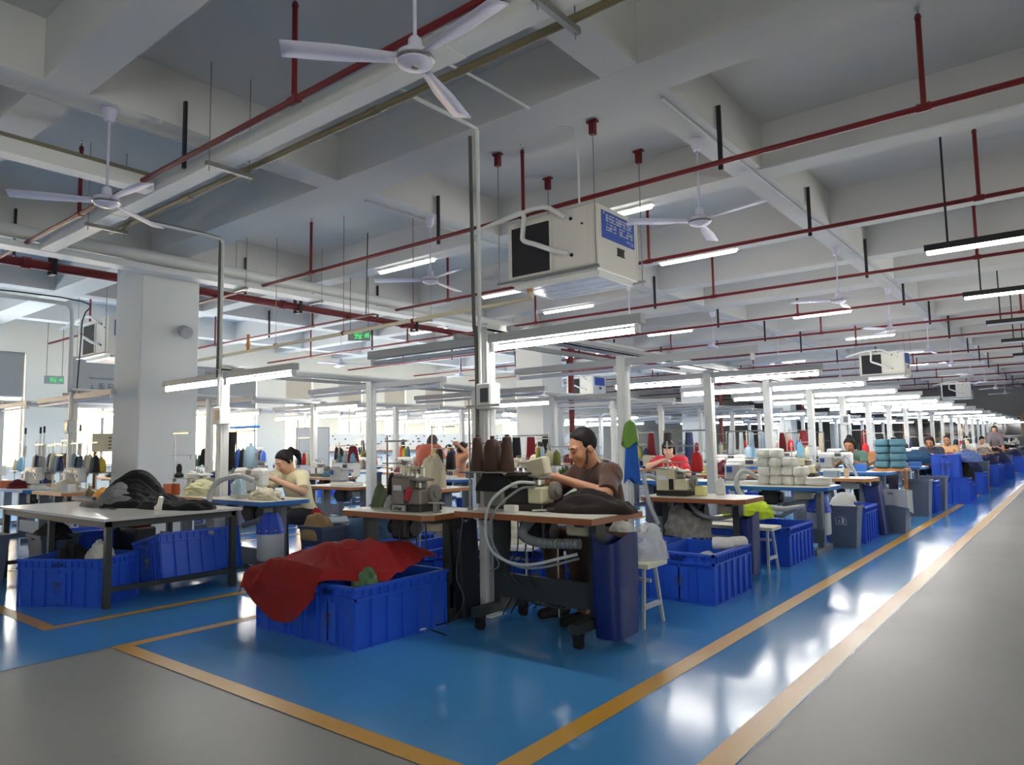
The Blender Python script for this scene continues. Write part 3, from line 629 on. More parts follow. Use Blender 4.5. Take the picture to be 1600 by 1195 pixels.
# ------------------------------------------------------------------ crates, bins, bags, stools
def crate_mb(W, D, H):
    m = MB(); t = .012; b = .02
    # tapered walls with an open top, ribs and a double rim
    def ring(k, z): return [(-W / 2 + k, -D / 2 + k, z), (W / 2 - k, -D / 2 + k, z), (W / 2 - k, D / 2 - k, z), (-W / 2 + k, D / 2 - k, z)]
    v = ring(b + .008, 0) + ring(b, H) + ring(b + t, H) + ring(b + t + .006, t)
    f = [(3, 2, 1, 0), (12, 13, 14, 15)]
    for a in (0, 4, 8):
        for i in range(4):
            j = (i + 1) % 4; f.append((a + i, a + j, a + 4 + j, a + 4 + i))
    m.add(v, f)
    for z0, z1, k in ((H - .02, H, 0.), (H - .085, H - .072, .002), (0.0, .012, .014)):
        m.box(-W / 2 + k, W / 2 - k, -D / 2 + k, -D / 2 + b + .002, z0, z1).box(-W / 2 + k, W / 2 - k, D / 2 - b - .002, D / 2 - k, z0, z1)
        m.box(-W / 2 + k, -W / 2 + b + .002, -D / 2 + k, D / 2 - k, z0, z1).box(W / 2 - b - .002, W / 2 - k, -D / 2 + k, D / 2 - k, z0, z1)
    def ribs(n, half, other, ax, z0, z1, t, d0):
        for i in range(n + 1):
            p = -half + .02 + (2 * half - .04) * i / n
            for s in (-1, 1):
                a, c = sorted((s * (other - d0), s * (other - b - .004)))
                if ax == 'x': m.box(p - t, p + t, a, c, z0, z1)
                else: m.box(a, c, p - t, p + t, z0, z1)
    nx = max(4, round(W / .14)); ny = max(4, round(D / .14))
    ribs(nx, W / 2, D / 2, 'x', 0, H - .08, .006, .006); ribs(ny, D / 2, W / 2, 'y', 0, H - .08, .006, .006)
    ribs(nx * 2, W / 2, D / 2, 'x', H - .075, H - .015, .003, .004); ribs(ny * 2, D / 2, W / 2, 'y', H - .075, H - .015, .003, .004)
    m.box(-.075, .075, -D / 2 + .006, -D / 2 + b, .03, H - .12)
    m.box(-.075, .075, D / 2 - b, D / 2 - .006, .03, H - .12)
    return m
M_EMB = mat('worn_yellow_emblem', (150, 140, 60), .6); M_EMBG = mat('grey_emblem', (70, 78, 110), .6)
def crate(x, y, label, W=.56, D=.86, H=.4, rz=0, z=0, tilt=(0, 0), emblem=M_EMBG, m=None):
    t = part('plastic_crate', ('crate', W, D, H), lambda: crate_mb(W, D, H), m or M_CRATE, None, (x, y, z), (tilt[0], tilt[1], rz), 30)
    tag(t, label, 'crate', 'blue plastic crates')
    def emb():
        g = MB(); glyphs(g, -.04, 0, .17, .21, 1, 31, -D / 2 + .004); glyphs(g, 0, .04, .17, .21, 1, 32, -D / 2 + .004); return glyphs(g, -.04, .04, .12, .16, 1, 33, -D / 2 + .004)
    part('emblem', ('emb', D), emb, emblem, t, sharp=None)
    part('handle_slot', ('hslot', D, H), lambda: MB().box(-.05, .05, -D / 2 - .001, -D / 2 + .002, H - .062, H - .032).box(-.05, .05, D / 2 - .002, D / 2 + .001, H - .062, H - .032), M_NAVY, t)
    return t
def bin_mb(W, D, H, lip=True):
    m = MB(); t = .008; k = .05
    def ring(o, z): return [(-W / 2 + o, -D / 2 + o, z), (W / 2 - o, -D / 2 + o, z), (W / 2 - o, D / 2 - o, z), (-W / 2 + o, D / 2 - o, z)]
    v = ring(k, 0) + ring(.012, H - .03) + ring(0, H - .03) + ring(0, H) + ring(.014, H) + ring(k + t, t)
    f = [(3, 2, 1, 0), (20, 21, 22, 23)]
    for a in range(0, 20, 4):
        for i in range(4): f.append((a + i, a + (i + 1) % 4, a + 4 + (i + 1) % 4, a + 4 + i))
    return m.add(v, f)
def bin_(x, y, label, m=None, W=.36, D=.3, H=.56, rz=0, sign=True, z=0):
    t = part('waste_bin', ('bin', W, D, H), lambda: bin_mb(W, D, H), m or M_BINGREY, None, (x, y, z), (0, 0, rz), 30)
    tag(t, label, 'bin', 'slate plastic bins')
    if sign:
        def sg():
            g = MB(); y0 = -.002
            for a in ((-.06, .06, .0, .004), (-.06, .06, .116, .12)): g.box(a[0], a[1], y0 - .001, y0 + .001, a[2], a[3])
            for a in ((-.06, -.056), (.056, .06)): g.box(a[0], a[1], y0 - .001, y0 + .001, 0, .12)
            g.box(.01, .035, y0 - .001, y0 + .001, .015, .075); g.cyl((.022, y0 - .001, .09), (.022, y0 + .001, .09), .012, n=10)
            g.tube([(-.03, y0, .085), (-.01, y0, .1), (.01, y0, .09)], .003, 5); g.box(-.035, -.01, y0 - .001, y0 + .001, .02, .03).box(-.03, -.015, y0 - .001, y0 + .001, .04, .055)
            return g
        part('pictogram', 'binsign', sg, M_PRINT, t, (0, -D / 2 + .017, H * .55), (R_(-4), 0, 0), None)
    return t
def bag_mb(W, D, H): # tall open-mouthed hanging sack
    def f(u, v):
        a = u * 2 * PI; c, s = math.cos(a), math.sin(a)
        sq = 1 / max(abs(c), abs(s)) ** .75
        k = 1 - .1 * (1 - v) ** 3 + .03 * math.sin(5 * a + 3 * v) * v * (1 - v) * 2
        return (W / 2 * c * sq * k, D / 2 * s * sq * k, H * v + (.03 * math.sin(2 * a + 1) * v ** 6))
    m = MB().grid(f, 28, 12); n = 28
    base = [tuple(f(i / n, 0)) for i in range(n)]; m.add(base, [tuple(range(n))[::-1]])
    inner = MB(); m.grid(lambda u, v: tuple(q * s_ for q, s_ in zip(f(u, 1 - v * .5), (.96, .96, 1))), 28, 5)
    fl = [tuple(q * s_ for q, s_ in zip(f(i / n, .5), (.96, .96, 1))) for i in range(n)]; m.add(fl, [tuple(range(n))])
    return m
def sack(x, y, label, W=.24, D=.3, H=.58, z=.04, rz=0, m=None, tilt=(0, 0)):
    t = part('waste_sack', ('sack', W, D, H), lambda: bag_mb(W, D, H), m or mat('navy_bag_sheeting', (11, 34, 100), .45, var=.1), None, (x, y, z), (tilt[0], tilt[1], rz), 60)
    return tag(t, label, 'waste sack', 'blue waste sacks hung on tables')
def stool(x, y, label, L=.5, rz=0, h=.48, D=.27, seat=None):
    t = thing('stool', label, 'stool', (x, y, 0), rz, 'cream topped stools')
    part('seat', ('sts', L, D), lambda: MB().box(-L / 2, L / 2, -D / 2, D / 2, -.035, 0, .004), seat or M_STOOL, t, (0, 0, h))
    for sx in (-1, 1):
        for sy in (-1, 1):
            part('leg', ('stl', L, D, sx, sy, h), lambda: MB().tube([(sx * (L / 2 - .07), sy * (D / 2 - .07), h - .03), (sx * (L / 2 - .05), sy * (D / 2 + .0), 0)], .015, 4), M_STOOLLEG, t)
        part('rung', ('str', L, D, sx), lambda: MB().box(sx * (L / 2 - .055) - .012, sx * (L / 2 - .055) + .012, -D / 2 + .02, D / 2 - .02, .13, .16), M_STOOLLEG, t)
    part('stretcher', ('stst', L), lambda: MB().box(-L / 2 + .06, L / 2 - .06, -.01, .01, .3, .325), M_STOOLLEG, t)
    return t
def lump_mb(sx, sy, sz, seed, fold=.5, fine=.25, n=30):
    # heap of cloth: upper shell of a blob broken up by warped ridged folds
    off = Vector((seed * 7.3, seed * 3.1, seed * 1.7)); n = int(n * 1.5)
    def f(u, v):
        a = u * 2 * PI; e = v * PI / 2
        d = Vector((math.cos(a) * math.cos(e), math.sin(a) * math.cos(e), math.sin(e)))
        p = d * 1.5 + off; wv = noise.noise_vector(p * 1.1) * .6; q = Vector((p.x * .8 + wv.x, p.y * 2.1 + wv.y, p.z * 1.1 + wv.z))
        rg = lambda k: 1 - 2.2 * math.sqrt(noise.noise(q * k) ** 2 + .006)
        r = 1 + fold * .34 * noise.noise(p) + fine * (.5 * rg(1.3) + .26 * rg(3.)) + fine * .08 * rg(6.5)
        r = max(.35, min(1.35, r))
        return (d.x * sx * r, d.y * sy * r, max(0., d.z * sz * r))
    m = MB().grid(f, n, n // 2)
    k = [f(i / n, 0) for i in range(n)]; m.add(k, [tuple(range(n))[::-1]])
    return m
def spread_mb(L, W, H, seed, ang=.6, bumps=(), n=44):
    # garment thrown down: irregular outline, soft long folds running at an angle
    off = Vector((seed * 5.1, seed * 2.7, seed)); ca, sa = math.cos(ang), math.sin(ang)
    def f(u, v):
        a = u * 2 * PI; rho = v; R = 1 + .22 * noise.noise(Vector((math.cos(a) * 1.6, math.sin(a) * 1.6, seed)))
        x, y = rho * R * math.cos(a) * L, rho * R * math.sin(a) * W
        p = Vector((x * 5, y * 5, 0)) + off; wv = noise.noise_vector(p * .5) * .9
        q = Vector(((x * ca + y * sa) * 3 + wv.x * .5, (-x * sa + y * ca) * 11 + wv.y, 0)) + off
        k = max(0., 1 - rho ** 2) ** .55
        h = H * k * (.75 + .35 * noise.noise(p * .55))
        for bx, by, br, bh in bumps: h += bh * math.exp(-((x - bx) ** 2 + (y - by) ** 2) / br ** 2) * min(1, k * 2)
        rg = 1 - 2.4 * math.sqrt(noise.noise(q) ** 2 + .004); rg2 = 1 - 2.4 * math.sqrt(noise.noise(q * 2.3) ** 2 + .004)
        h += min(1, k * 1.8) * (.032 * rg + .013 * rg2)
        return (x, y, max(.004 if rho < .999 else 0., h))
    m = MB().grid(f, n, n // 2)
    m.add([(0, 0, 0)] + [tuple(f(i / n, 1)) for i in range(n)], [(0, 1 + (i + 1) % n, 1 + i) for i in range(n)])
    return m
def spread(name, x, y, z, L, W, H, m, label, seed, cat='garment', group=None, ang=.6, bumps=(), rz=0, n=44):
    return tag(ob(name, spread_mb(L, W, H, seed, ang, bumps, n), m, None, (x, y, z), (0, 0, rz), 60), label, cat, group)
def heap(name, x, y, z, s, m, label, seed, cat='cloth', group=None, fold=.5, fine=.25, rz=0, n=30):
    return tag(ob(name, lump_mb(*s, seed, fold, fine, n), m, None, (x, y, z), (0, 0, rz), 50), label, cat, group)
def bundle_mb(w, d, h, seed):
    r = random.Random(seed); off = Vector((seed, seed * 2.2, 0))
    def f(u, v):
        a = u * 2 * PI; c, s = math.cos(a), math.sin(a); e = (v - .5) * PI
        k = abs(math.cos(e)) ** .35; zz = math.copysign(abs(math.sin(e)) ** .55, math.sin(e))
        q = 1 / max(abs(c), abs(s)) ** .6; p = Vector((c * k, s * k, zz)) * 1.8 + off
        n_ = 1 + .07 * noise.noise(p) + .04 * math.sin(zz * 9)
        return (w / 2 * c * q * k * n_, d / 2 * s * q * k * n_, h / 2 + h / 2 * zz * (1 + .05 * noise.noise(p * 2)))
    return MB().grid(f, 20, 10)
def hose(name, pts, r, m, label, cat='hose', n=8, corr=False, seg=8):
    P = bez(pts, seg)
    if corr:
        Q = []
        for i in range(len(P) - 1):
            for k in range(3): Q.append(P[i].lerp(P[i + 1], k / 3))
        return tag(ob(name, MB().tube(Q, lambda i: r * (1.12 if i % 2 else .9), 10), m), label, cat)
    return tag(ob(name, MB().tube(P, r, n), m), label, cat)

# ------------------------------------------------------------------ front stations
Fz = .83
sewing_table(-3.58, -2.41, 3.8, 4.46, Fz, M_EDGEB, M_DARKLEG, 'brown edged sewing table on casters where the man in brown works', casters=True)
sewing_table(-4.75, -3.71, 3.66, 4.27, .8, M_EDGEB, M_DARKLEG, 'brown edged sewing table behind the crates with the red cloth', inset=.06, front=.24)
sewing_table(-3.53, -2.45, 6.43, 7.06, .76, M_EDGEB, M_DARKLEG, 'brown edged sewing table with the beige and green overlock behind the man')
sewing_table(-3.56, -2.26, 8.45, 9.15, .76, M_EDGEBL, M_MIDLEG, 'blue edged sewing table with the stack of white bundles')
sewing_table(-3.5, -2.25, 10.55, 11.15, .76, M_EDGEO, M_MIDLEG, 'orange wood edged table behind the white bundles')
sewing_table(-3.56, -2.4, 12.65, 13.25, .76, M_EDGEBL, M_MIDLEG, 'blue edged sewing table of the woman in green')
sewing_table(-7.5, -6.25, 3.95, 4.52, .78, M_EDGEBL, M_MIDLEG, 'blue edged sewing table of the woman in pale yellow')
sewing_table(-7.5, -6.3, 6.4, 7.05, .76, M_EDGEO, M_MIDLEG, 'orange wood edged table with the yellow covered overlock')
sewing_table(-5.0, -3.8, 8.85, 9.45, .78, M_EDGEBL, M_MIDLEG, 'blue edged sewing table of the woman in red')
sewing_table(-4.9, -3.8, 5.95, 6.6, .82, M_TOP, M_MIDLEG, 'white edged table with a potted plant behind the front post')
# front machine and its things
t = overlock(-3.12, 4.14, Fz, M_MDARK, M_MBEIGE, 'dark overlock with beige front cover used by the man in brown', plate=M_MGREY)
ob('motor_cover', MB().box(-.42, -.2, -.09, .09, .0, .18, .03), M_MGREY, t); ob('side_flap', MB().at(.07, -.02, .24, ry=R_(-12)).box(-.07, .09, -.03, .05, .0, .13, .01), M_MBEIGE, t)
ob('blue_pad', MB().box(-.2, -.13, .02, .09, .12, .3, .01), M_NAVY, t)
thread_stand(-3.54, 3.93, Fz, .81, .3, 'thread stand with three brown cones beside the front post', tray=.27)
cone(-3.47, 3.94, Fz + .283, 'brown', 'tall', 'leftmost of the three brown thread cones on the front stand', 1.2)
cone(-3.335, 3.95, Fz + .283, 'brown', 'king', 'widest brown thread cone, middle of the front stand', 1.15)
cone(-3.2, 3.95, Fz + .283, 'brown', 'tall', 'rightmost of the three brown thread cones on the front stand', 1.2)
heap('cloth_scrap', -3.34, 3.96, Fz + .14, (.14, .06, .14), mat('black_knit', (22, 21, 24), .9), 'black cloth scrap hanging under the front thread tray', 3, n=20)
tag(ob('tablet_case', MB().at(-3.42, 4.3, Fz, rx=R_(-6)).box(-.11, .09, -.07, .07, .0, .03, .004).box(-.1, .08, -.06, .06, .03, .034), M_MDARK), 'black flat case lying beside the front overlock', 'case')
tag(ob('plug_box', MB().box(-3.2, -3.1, 3.9, 3.95, Fz + .001, Fz + .05, .004).box(-3.185, -3.165, 3.897, 3.9, Fz + .025, Fz + .035).box(-3.145, -3.125, 3.897, 3.9, Fz + .025, Fz + .035), M_MWHITE), 'small white box on the near edge of the front table', 'box')
t = thing('trimming_shears', 'black handled trimming shears beside the man\'s dark cloth', 'shears', (-2.9, 4.0, Fz + .012), R_(50))
ob('handle', MB().tube(bez([(0, 0, .012), (.05, .02, .012), (.09, 0, .012), (.05, -.02, .012), (0, 0, .012)], 5), .009, 6), M_BLACK, t); ob('blade', MB().box(-.1, .0, -.008, .008, .004, .014), M_CHROME, t)
hose('suction_hose', [(-3.02, 4.03, Fz + .2), (-3.1, 3.9, Fz + .2), (-3.2, 3.76, Fz + .08), (-3.23, 3.74, .7), (-3.15, 3.75, .56), (-2.95, 3.82, .5), (-2.62, 3.95, .58)], .011, M_HOSE, 'pale hose looping down from the front overlock')
hose('suction_hose', [(-3.02, 4.05, Fz + .17), (-3.08, 3.93, Fz + .16), (-3.17, 3.77, Fz + .02), (-3.2, 3.76, .68), (-3.1, 3.77, .53), (-2.9, 3.84, .48), (-2.62, 3.97, .55)], .009, M_HOSED, 'grey hose looping beside the pale one at the front table')
hose('corrugated_hose', [(-3.1, 4.1, .77), (-3.1, 3.98, .68), (-2.95, 3.97, .63), (-2.62, 4.0, .64)], .032, M_HOSED, 'grey corrugated suction hose under the front table', corr=True)
rnd = random.Random(9)
for i in range(5):
    a = -3.3 + i * .07
    hose('cable', [(a, 4.1, .79), (a + .03, 4.05, .55), (a - .04 + rnd.uniform(-.05, .05), 4.05, .4), (a + .02, 4.1, .25), (a - .1, 4.12, .06 + .02 * i)], .005, M_BLACK, 'thin black cable hanging under the front table, %s from the left' % ('first', 'second', 'third', 'fourth', 'fifth')[i], 'cable', 5)['group'] = 'cables under the front table'
hose('cable', [(-3.58, 3.9, .8), (-3.6, 3.88, .6), (-3.62, 3.86, .35), (-3.55, 3.86, .2), (-3.62, 3.82, .05), (-3.75, 3.7, .006), (-3.5, 3.62, .006)], .006, M_BLACK, 'black cable hanging between the two front tables', 'cable', 6)
hose('cable', [(-3.5, 3.82, .8), (-3.36, 3.84, .77), (-3.3, 3.9, .55), (-3.25, 3.9, .46), (-3.3, 3.86, .42)], .005, M_HOSED, 'thin grey cable looping against the front table leg', 'cable', 6)
sack(-2.46, 4.16, 'tall blue waste sack hanging at the right end of the front table', W=.2, D=.36, H=.63, z=.05)
stool(-2.84, 4.68, 'cream stool the man in brown sits on', L=.84, D=.3, h=.45)
# the black garment over the front table is with the man
# second front table
t = overlock(-4.1, 3.92, .8, M_MGREY, M_MGREY, 'worn grey overlock with a red tag on the table behind the crates')
ob('red_tag', MB().at(.02, -.125, .09, ry=R_(25)).box(-.03, .03, -.004, .004, 0, .1), mat('red_tag', (170, 30, 44), .6), t)
ob('model_plate', MB().box(-.12, .02, -.15, -.12, .005, .05, .004), M_MSILV, t); g = MB(); glyphs(g, -.1, 0, .015, .04, 5, 41, -.152); ob('model_lettering', g, M_BLACK, t, sharp=None)
t = thing('bobbin_winder', 'small metal bobbin winder beside the worn grey overlock', 'winder', (-3.82, 3.86, .8))
ob('base', MB().box(-.035, .035, -.02, .02, 0, .012).box(-.02, .02, -.015, .015, .012, .07), M_STEEL, t); ob('plate', MB().box(-.06, .06, -.025, .025, .07, .078), M_GREYP, t)
thread_stand(-4.66, 4.12, .8, .6, .26, 'thread stand at the left end of the table behind the crates', tray=.05)
cone(-4.6, 4.12, .863, 'plum', 'tall', 'dark plum thread cone on the second front table'); cone(-4.46, 4.1, .863, 'olive', 'tall', 'olive yellow thread cone on the second front table', .9)
heap('pouch', -4.62, 4.0, .8, (.07, .06, .17), mat('olive_pouch', (92, 104, 72), .7), 'olive pouch leaning on the thread stand of the second front table', 5, 'pouch', n=16)
heap('plastic_bag', -4.44, 3.98, .8, (.07, .06, .1), mat('clear_film', (190, 196, 198), .3, alpha=.7), 'small crumpled clear bag on the second front table', 6, 'bag', n=16)
sack(-3.66, 4.04, 'black sack hanging between the two front tables', W=.09, D=.22, H=.68, z=.04, m=mat('black_bag_cloth', (16, 18, 30), .7), tilt=(R_(4), 0))
rnd = random.Random(4)
for i in range(4):
    hose('cable', [(-4.3 + i * .09, 3.95, .77), (-4.28 + i * .1, 3.9, .5), (-4.2 + i * .05 + rnd.uniform(-.1, .1), 3.9, .25), (-4.1 + i * .06, 3.95, .03)], .006, M_BLACK, 'thin black cable hanging under the second front table, %s from the left' % ('first', 'second', 'third', 'fourth')[i], 'cable', 5)['group'] = 'cables under the second front table'
heap('litter_tuft', -3.78, 3.62, .003, (.07, .05, .025), mat('white_lint', (220, 222, 224), .9), 'tuft of white lint on the floor by the front crates', 8, 'lint', n=14)

# front crates with the red cloth
crate(-4.545, 3.415, 'left of the two blue crates under the red cloth', W=.565, D=.87, emblem=M_EMB)
crate(-3.975, 3.42, 'right of the two blue crates under the red cloth', W=.565, D=.87, emblem=M_EMBG)
M_REDC = mat('red_jersey', (140, 14, 14), .9, var=.18, scale=3)
def redcloth(u, v):
    x = -4.88 + u * 1.14           # left to right
    front = 1.0 + .27 * max(0., math.sin(PI * min(1, u / .82))) ** .7 if u < .8 else 1.0 - .42 * ((u - .8) / .2) ** .7   # how far forward it reaches
    s = v * front + .03 * noise.noise(Vector((u * 6, 0, 3.)))
    q_ = Vector((x * 1.7 - s * 2.2, s * 1.1 + x * .6, 4.2)) + Vector((1, 1, 0)) * .25 * noise.noise(Vector((x * 3, s * 3, 1)))
    n1 = noise.noise(Vector((x * 2.2 + s * 1.6, s * 2.4, 1.7))); n2 = (1 - 2 * abs(noise.noise(q_ * 1.6))); n3 = 1 - 2 * abs(noise.noise(q_ * 3.7))
    hump = .16 * math.exp(-((u - .5) / .26) ** 2 - ((s - .5) / .34) ** 2) + .1 * math.exp(-((u - .78) / .2) ** 2 - ((s - .2) / .3) ** 2)
    top = .94; back = 3.9; amp = min(1, v * 5) * min(1, (1 - v) * 6 + .35)
    if s < top:
        y = back - s; z = .428 + hump + (.03 * n1 + .034 * n2 + .018 * n3 + .01) * amp
        if u > .72: z -= ((u - .72) / .28) ** 1.3 * .1 * min(1, max(0, s - .25) * 2)
    else:
        q = s - top; y = back - top - .02 - .03 * min(1, q / .08) - .02 * max(0, n2) - .014 * max(0, n3); z = .43 + hump * .2 - q * .95 + .012 * n1
    if u < .04: z -= (.04 - u) * 3.2; x -= .012 + .02 * v
    return (x, y, z)
tag(ob('red_cloth', MB().grid(redcloth, 120, 120), M_REDC, sharp=None), 'rumpled red fabric draped over the two front crates', 'cloth').data.polygons.foreach_set('use_smooth', [True] * 14400)
heap('cloth_scrap', -3.86, 3.22, .27, (.11, .1, .19), mat('green_lace', (84, 116, 84), .8, var=.4, scale=40), 'crumpled green lace scrap at the edge of the red cloth', 12)
heap('cloth_heap', -3.975, 3.42, .02, (.17, .27, .28), mat('maroon_fill', (58, 10, 14), .9), 'dark folded cloth inside the right front crate', 13)

# ------------------------------------------------------------------ cutting table at the left
t = thing('cutting_table', 'large white topped table with black frame at the left', 'table', (-7.68, 3.16, 0))
ob('tabletop', MB().box(-1.33, 1.33, -.62, .62, .72, .742), mat('grey_white_top', (196, 194, 190), .22, var=.04), t)
ob('frame', MB().box(-1.28, 1.28, -.58, -.54, .66, .72).box(-1.28, 1.28, .54, .58, .66, .72).box(-1.28, -1.24, -.58, .58, .66, .72).box(1.24, 1.28, -.58, .58, .66, .72), M_DARKLEG, t)
for x in (-1.26, 0, 1.26):
    for y in (-.56, .56): ob('leg', MB().box(x - .025, x + .025, y - .025, y + .025, 0, .67), M_DARKLEG, t)
    ob('rail', MB().box(x - .02, x + .02, -.54, .54, .13, .17), M_DARKLEG, t)
ob('rail', MB().box(-1.24, 1.24, .52, .56, .13, .17), M_DARKLEG, t)
M_BLK = mat('black_garment_knit', (20, 20, 22), .92, var=.2, scale=10)
M_SPEC = mat('speckled_grey_knit', (120, 120, 122), .9, var=.9, scale=60)
spread('garment_heap', -7.72, 3.38, .742, .52, .3, .1, M_BLK, 'tall heap of black garments on the white cutting table', 21, 'garments', 'black garments on the cutting table', .5, ((-.2, .05, .26, .22), (.05, .1, .2, .12)), n=64)
spread('garment_heap', -7.12, 3.38, .742, .5, .2, .08, M_BLK, 'long low spread of black garments on the cutting table', 22, 'garments', 'black garments on the cutting table', .2, ((-.1, 0, .18, .05),), n=64)
spread('garment_heap', -6.62, 3.45, .742, .24, .15, .09, M_BLK, 'black garment at the right end of the cutting table', 23, 'garments', 'black garments on the cutting table', .9, n=48)
spread('garment', -7.72, 3.2, .76, .27, .17, .13, M_SPEC, 'speckled grey knit lying on the black heap', 24, ang=.9, bumps=((-.02, .04, .14, .12),), n=52)
spread('garment', -7.98, 3.1, .742, .3, .11, .03, M_SPEC, 'flat end of speckled grey fabric on the cutting table', 25, ang=.3, n=40)
heap('orange_bag', -8.62, 3.42, .742, (.15, .09, .13), mat('orange_cloth', (238, 160, 50), .6), 'small orange cloth on the cutting table', 26, 'cloth', n=18)
t = thing('spray_bottle', 'brown glass spray bottle on the cutting table', 'bottle', (-8.92, 3.4, .742))
ob('body', MB().lathe([(.0, 0), (.045, 0), (.045, .11), (.02, .14), (.018, .17), (.0, .17)], 14), mat('amber_glass', (110, 92, 56), .2), t); ob('cap', MB().lathe([(.0, .17), (.022, .17), (.02, .2), (.0, .2)], 12), M_MWHITE, t)
tag(ob('dark_cloth', MB().grid(lambda u, v: (-7.42 + (u - .5) * .34, 3.02 + (v - .5) * .08 * (1 - u * .4), .747 + .008 * math.sin(u * 5)), 8, 3), M_BLK), 'thin black scrap lying flat on the cutting table', 'cloth')
tag(ob('grey_sheet', MB().box(-9.9, -9.3, 3.3, 3.62, .742, .8, .01), M_BINDARK), 'dark grey flat panel at the far left end of the cutting table', 'panel')
bpy.data.objects['grey_sheet'].location = (.72, 0, 0)
tag(ob('price_gun', MB().prof_y([(0, 0), (.09, .0), (.1, .05), (.13, .12), (.09, .13), (.06, .06), (0, .03)], -.015, .015).at(0, 0, 0), M_MWHITE, None, (-6.88, 3.2, .744)), 'small white plastic tag between the black garments', 'tag')
# crates and bins below
crate(-6.97, 2.6, 'blue crate at the left corner below the cutting table', W=.78, D=.54, H=.4, rz=R_(31))
heap('garment_heap', -7.03, 2.58, .02, (.22, .16, .44), M_BLK, 'black garments filling the left blue crate', 31, 'garments')
heap('garment', -6.78, 2.68, .2, (.15, .11, .3), mat('white_knit', (206, 204, 200), .9), 'white garment sticking out of the left blue crate', 32, 'garment')
crate(-6.78, 3.5, 'tilted blue crate leaning under the cutting table', W=.56, D=.8, H=.4, z=.1, tilt=(0, R_(-13)), rz=0, emblem=M_EMB)
tag(ob('cardboard_sheet', MB().at(-7.05, 3.4, .35, rz=R_(10), rx=R_(75)).box(-.16, .16, -.12, .16, 0, .006), mat('cardboard', (196, 176, 142), .8)), 'tan cardboard sheet behind the tilted crate', 'cardboard')
bin_(-8.55, 2.3, 'slate bin left of the cutting table', W=.42, D=.36, H=.5)
bin_(-8.05, 2.75, 'dark bin under the left end of the cutting table', m=M_BINDARK, W=.4, D=.36, H=.5, sign=False)
crate(-9.2, 3.5, 'blue crate behind the left end of the cutting table', emblem=M_EMBG)
heap('garment', -8.05, 2.75, .45, (.2, .15, .14), M_BLK, 'black garment in the dark bin under the cutting table', 33, 'garment')
t = thing('pump_box', 'red and black pump behind the cutting table legs', 'pump', (-8.7, 3.85, 0), R_(10))
ob('base', MB().box(-.16, .16, -.13, .13, 0, .42, .02), M_BLACK, t); ob('tank', MB().box(-.15, .15, -.12, .12, .42, .62, .04), mat('red_tank', (190, 34, 34), .4), t); ob('label', MB().box(-.1, .0, -.123, -.119, .46, .5), M_PRINT, t)

# ------------------------------------------------------------------ station of the woman in pale yellow
lockstitch(-7.02, 4.28, .78, 'silver lockstitch machine of the woman in pale yellow', rz=R_(0))
heap('lace_heap', -6.6, 4.18, .782, (.2, .11, .1), mat('cream_lace', (226, 216, 192), .9, var=.25, scale=50), 'heap of cream lace on the blue edged table', 41, 'lace', fine=.4)
heap('cloth_stack', -7.0, 4.12, .83, (.1, .06, .17), mat('pale_blue_scrap', (178, 206, 220), .8), 'pale blue cloth lying on the lockstitch machine', 42, n=16)
hose('suction_hose', [(-6.6, 3.6, .5), (-6.85, 3.7, .7), (-6.9, 3.8, .95), (-6.75, 3.95, 1.03), (-6.7, 4.1, .98)], .028, M_HOSE, 'pale thick hose arching beside the cream lace')
thread_stand(-7.66, 4.47, .78, .78, .4, 'white thread stand with blue tape beside the second row post', tray=.28)
tag(ob('blue_tape_roll', MB().box(-.25, .25, -.05, .05, 0, .03, .01), mat('bright_blue_film', (60, 130, 220), .5), None, (-7.5, 4.47, 1.54)), 'bright blue strip wrapped on the stand top by the second row post', 'tape')
cone(-7.36, 4.47, 1.073, 'pale_blue', 'king', 'large pale blue thread cone by the second row post', 1.35); cone(-7.5, 4.46, 1.073, 'black', 'tall', 'black thread cone by the second row post', 1.1); cone(-7.61, 4.47, 1.073, 'blue', 'tall', 'blue thread cone by the second row post', 1.1)
tag(ob('black_bag', MB().prof_y([(-.15, 0), (.12, .1), (.15, .5), (-.2, .5)], -.03, .03), M_BLK, None, (-7.68, 4.36, 1.0)), 'black bag hanging behind the second row post', 'bag')
def dust_collector(x, y, z, label, rz=0):
    t = thing('dust_collector', label, 'dust collector', (x, y, z), rz, 'dust collectors hung under tables')
    part('can', 'dcan', lambda: MB().lathe([(.0, 0), (.12, 0), (.13, .02), (.13, .3), (.0, .3)], 20), mat('grey_white_can', (206, 208, 208), .35), t)
    part('blue_skirt', 'dskirt', lambda: MB().grid(lambda u, v: ((.138 - .07 * v ** 1.5 + .005 * math.sin(u * 2 * PI * 9)) * math.cos(u * 2 * PI), (.138 - .07 * v ** 1.5 + .005 * math.sin(u * 2 * PI * 9)) * math.sin(u * 2 * PI), .26 + .2 * v), 54, 6), mat('royal_blue_nylon', (44, 82, 196), .5), t)
    part('inlet_pipe', 'dinlet', lambda: MB().cyl((-.08, -.02, .4), (-.4, -.06, .32), .03, n=10).cyl((-.12, -.022, .39), (-.17, -.028, .378), .037, n=10), M_HOSED, t)
    part('bracket', 'dbrk', lambda: MB().box(-.02, .02, .1, .14, .2, .6), M_MIDLEG, t)
dust_collector(-6.4, 4.12, .2, 'grey can with blue skirt under the table of the woman in yellow')
bin_(-5.85, 4.35, 'dark slate bin with pictogram beside the woman in pale yellow', m=M_BINDARK, rz=R_(92), W=.34, D=.36, H=.55)
heap('cloth_scrap', -5.88, 4.3, .42, (.16, .13, .22), mat('tan_scrap', (150, 124, 88), .9), 'tan cloth scrap in the dark bin', 44, n=18)
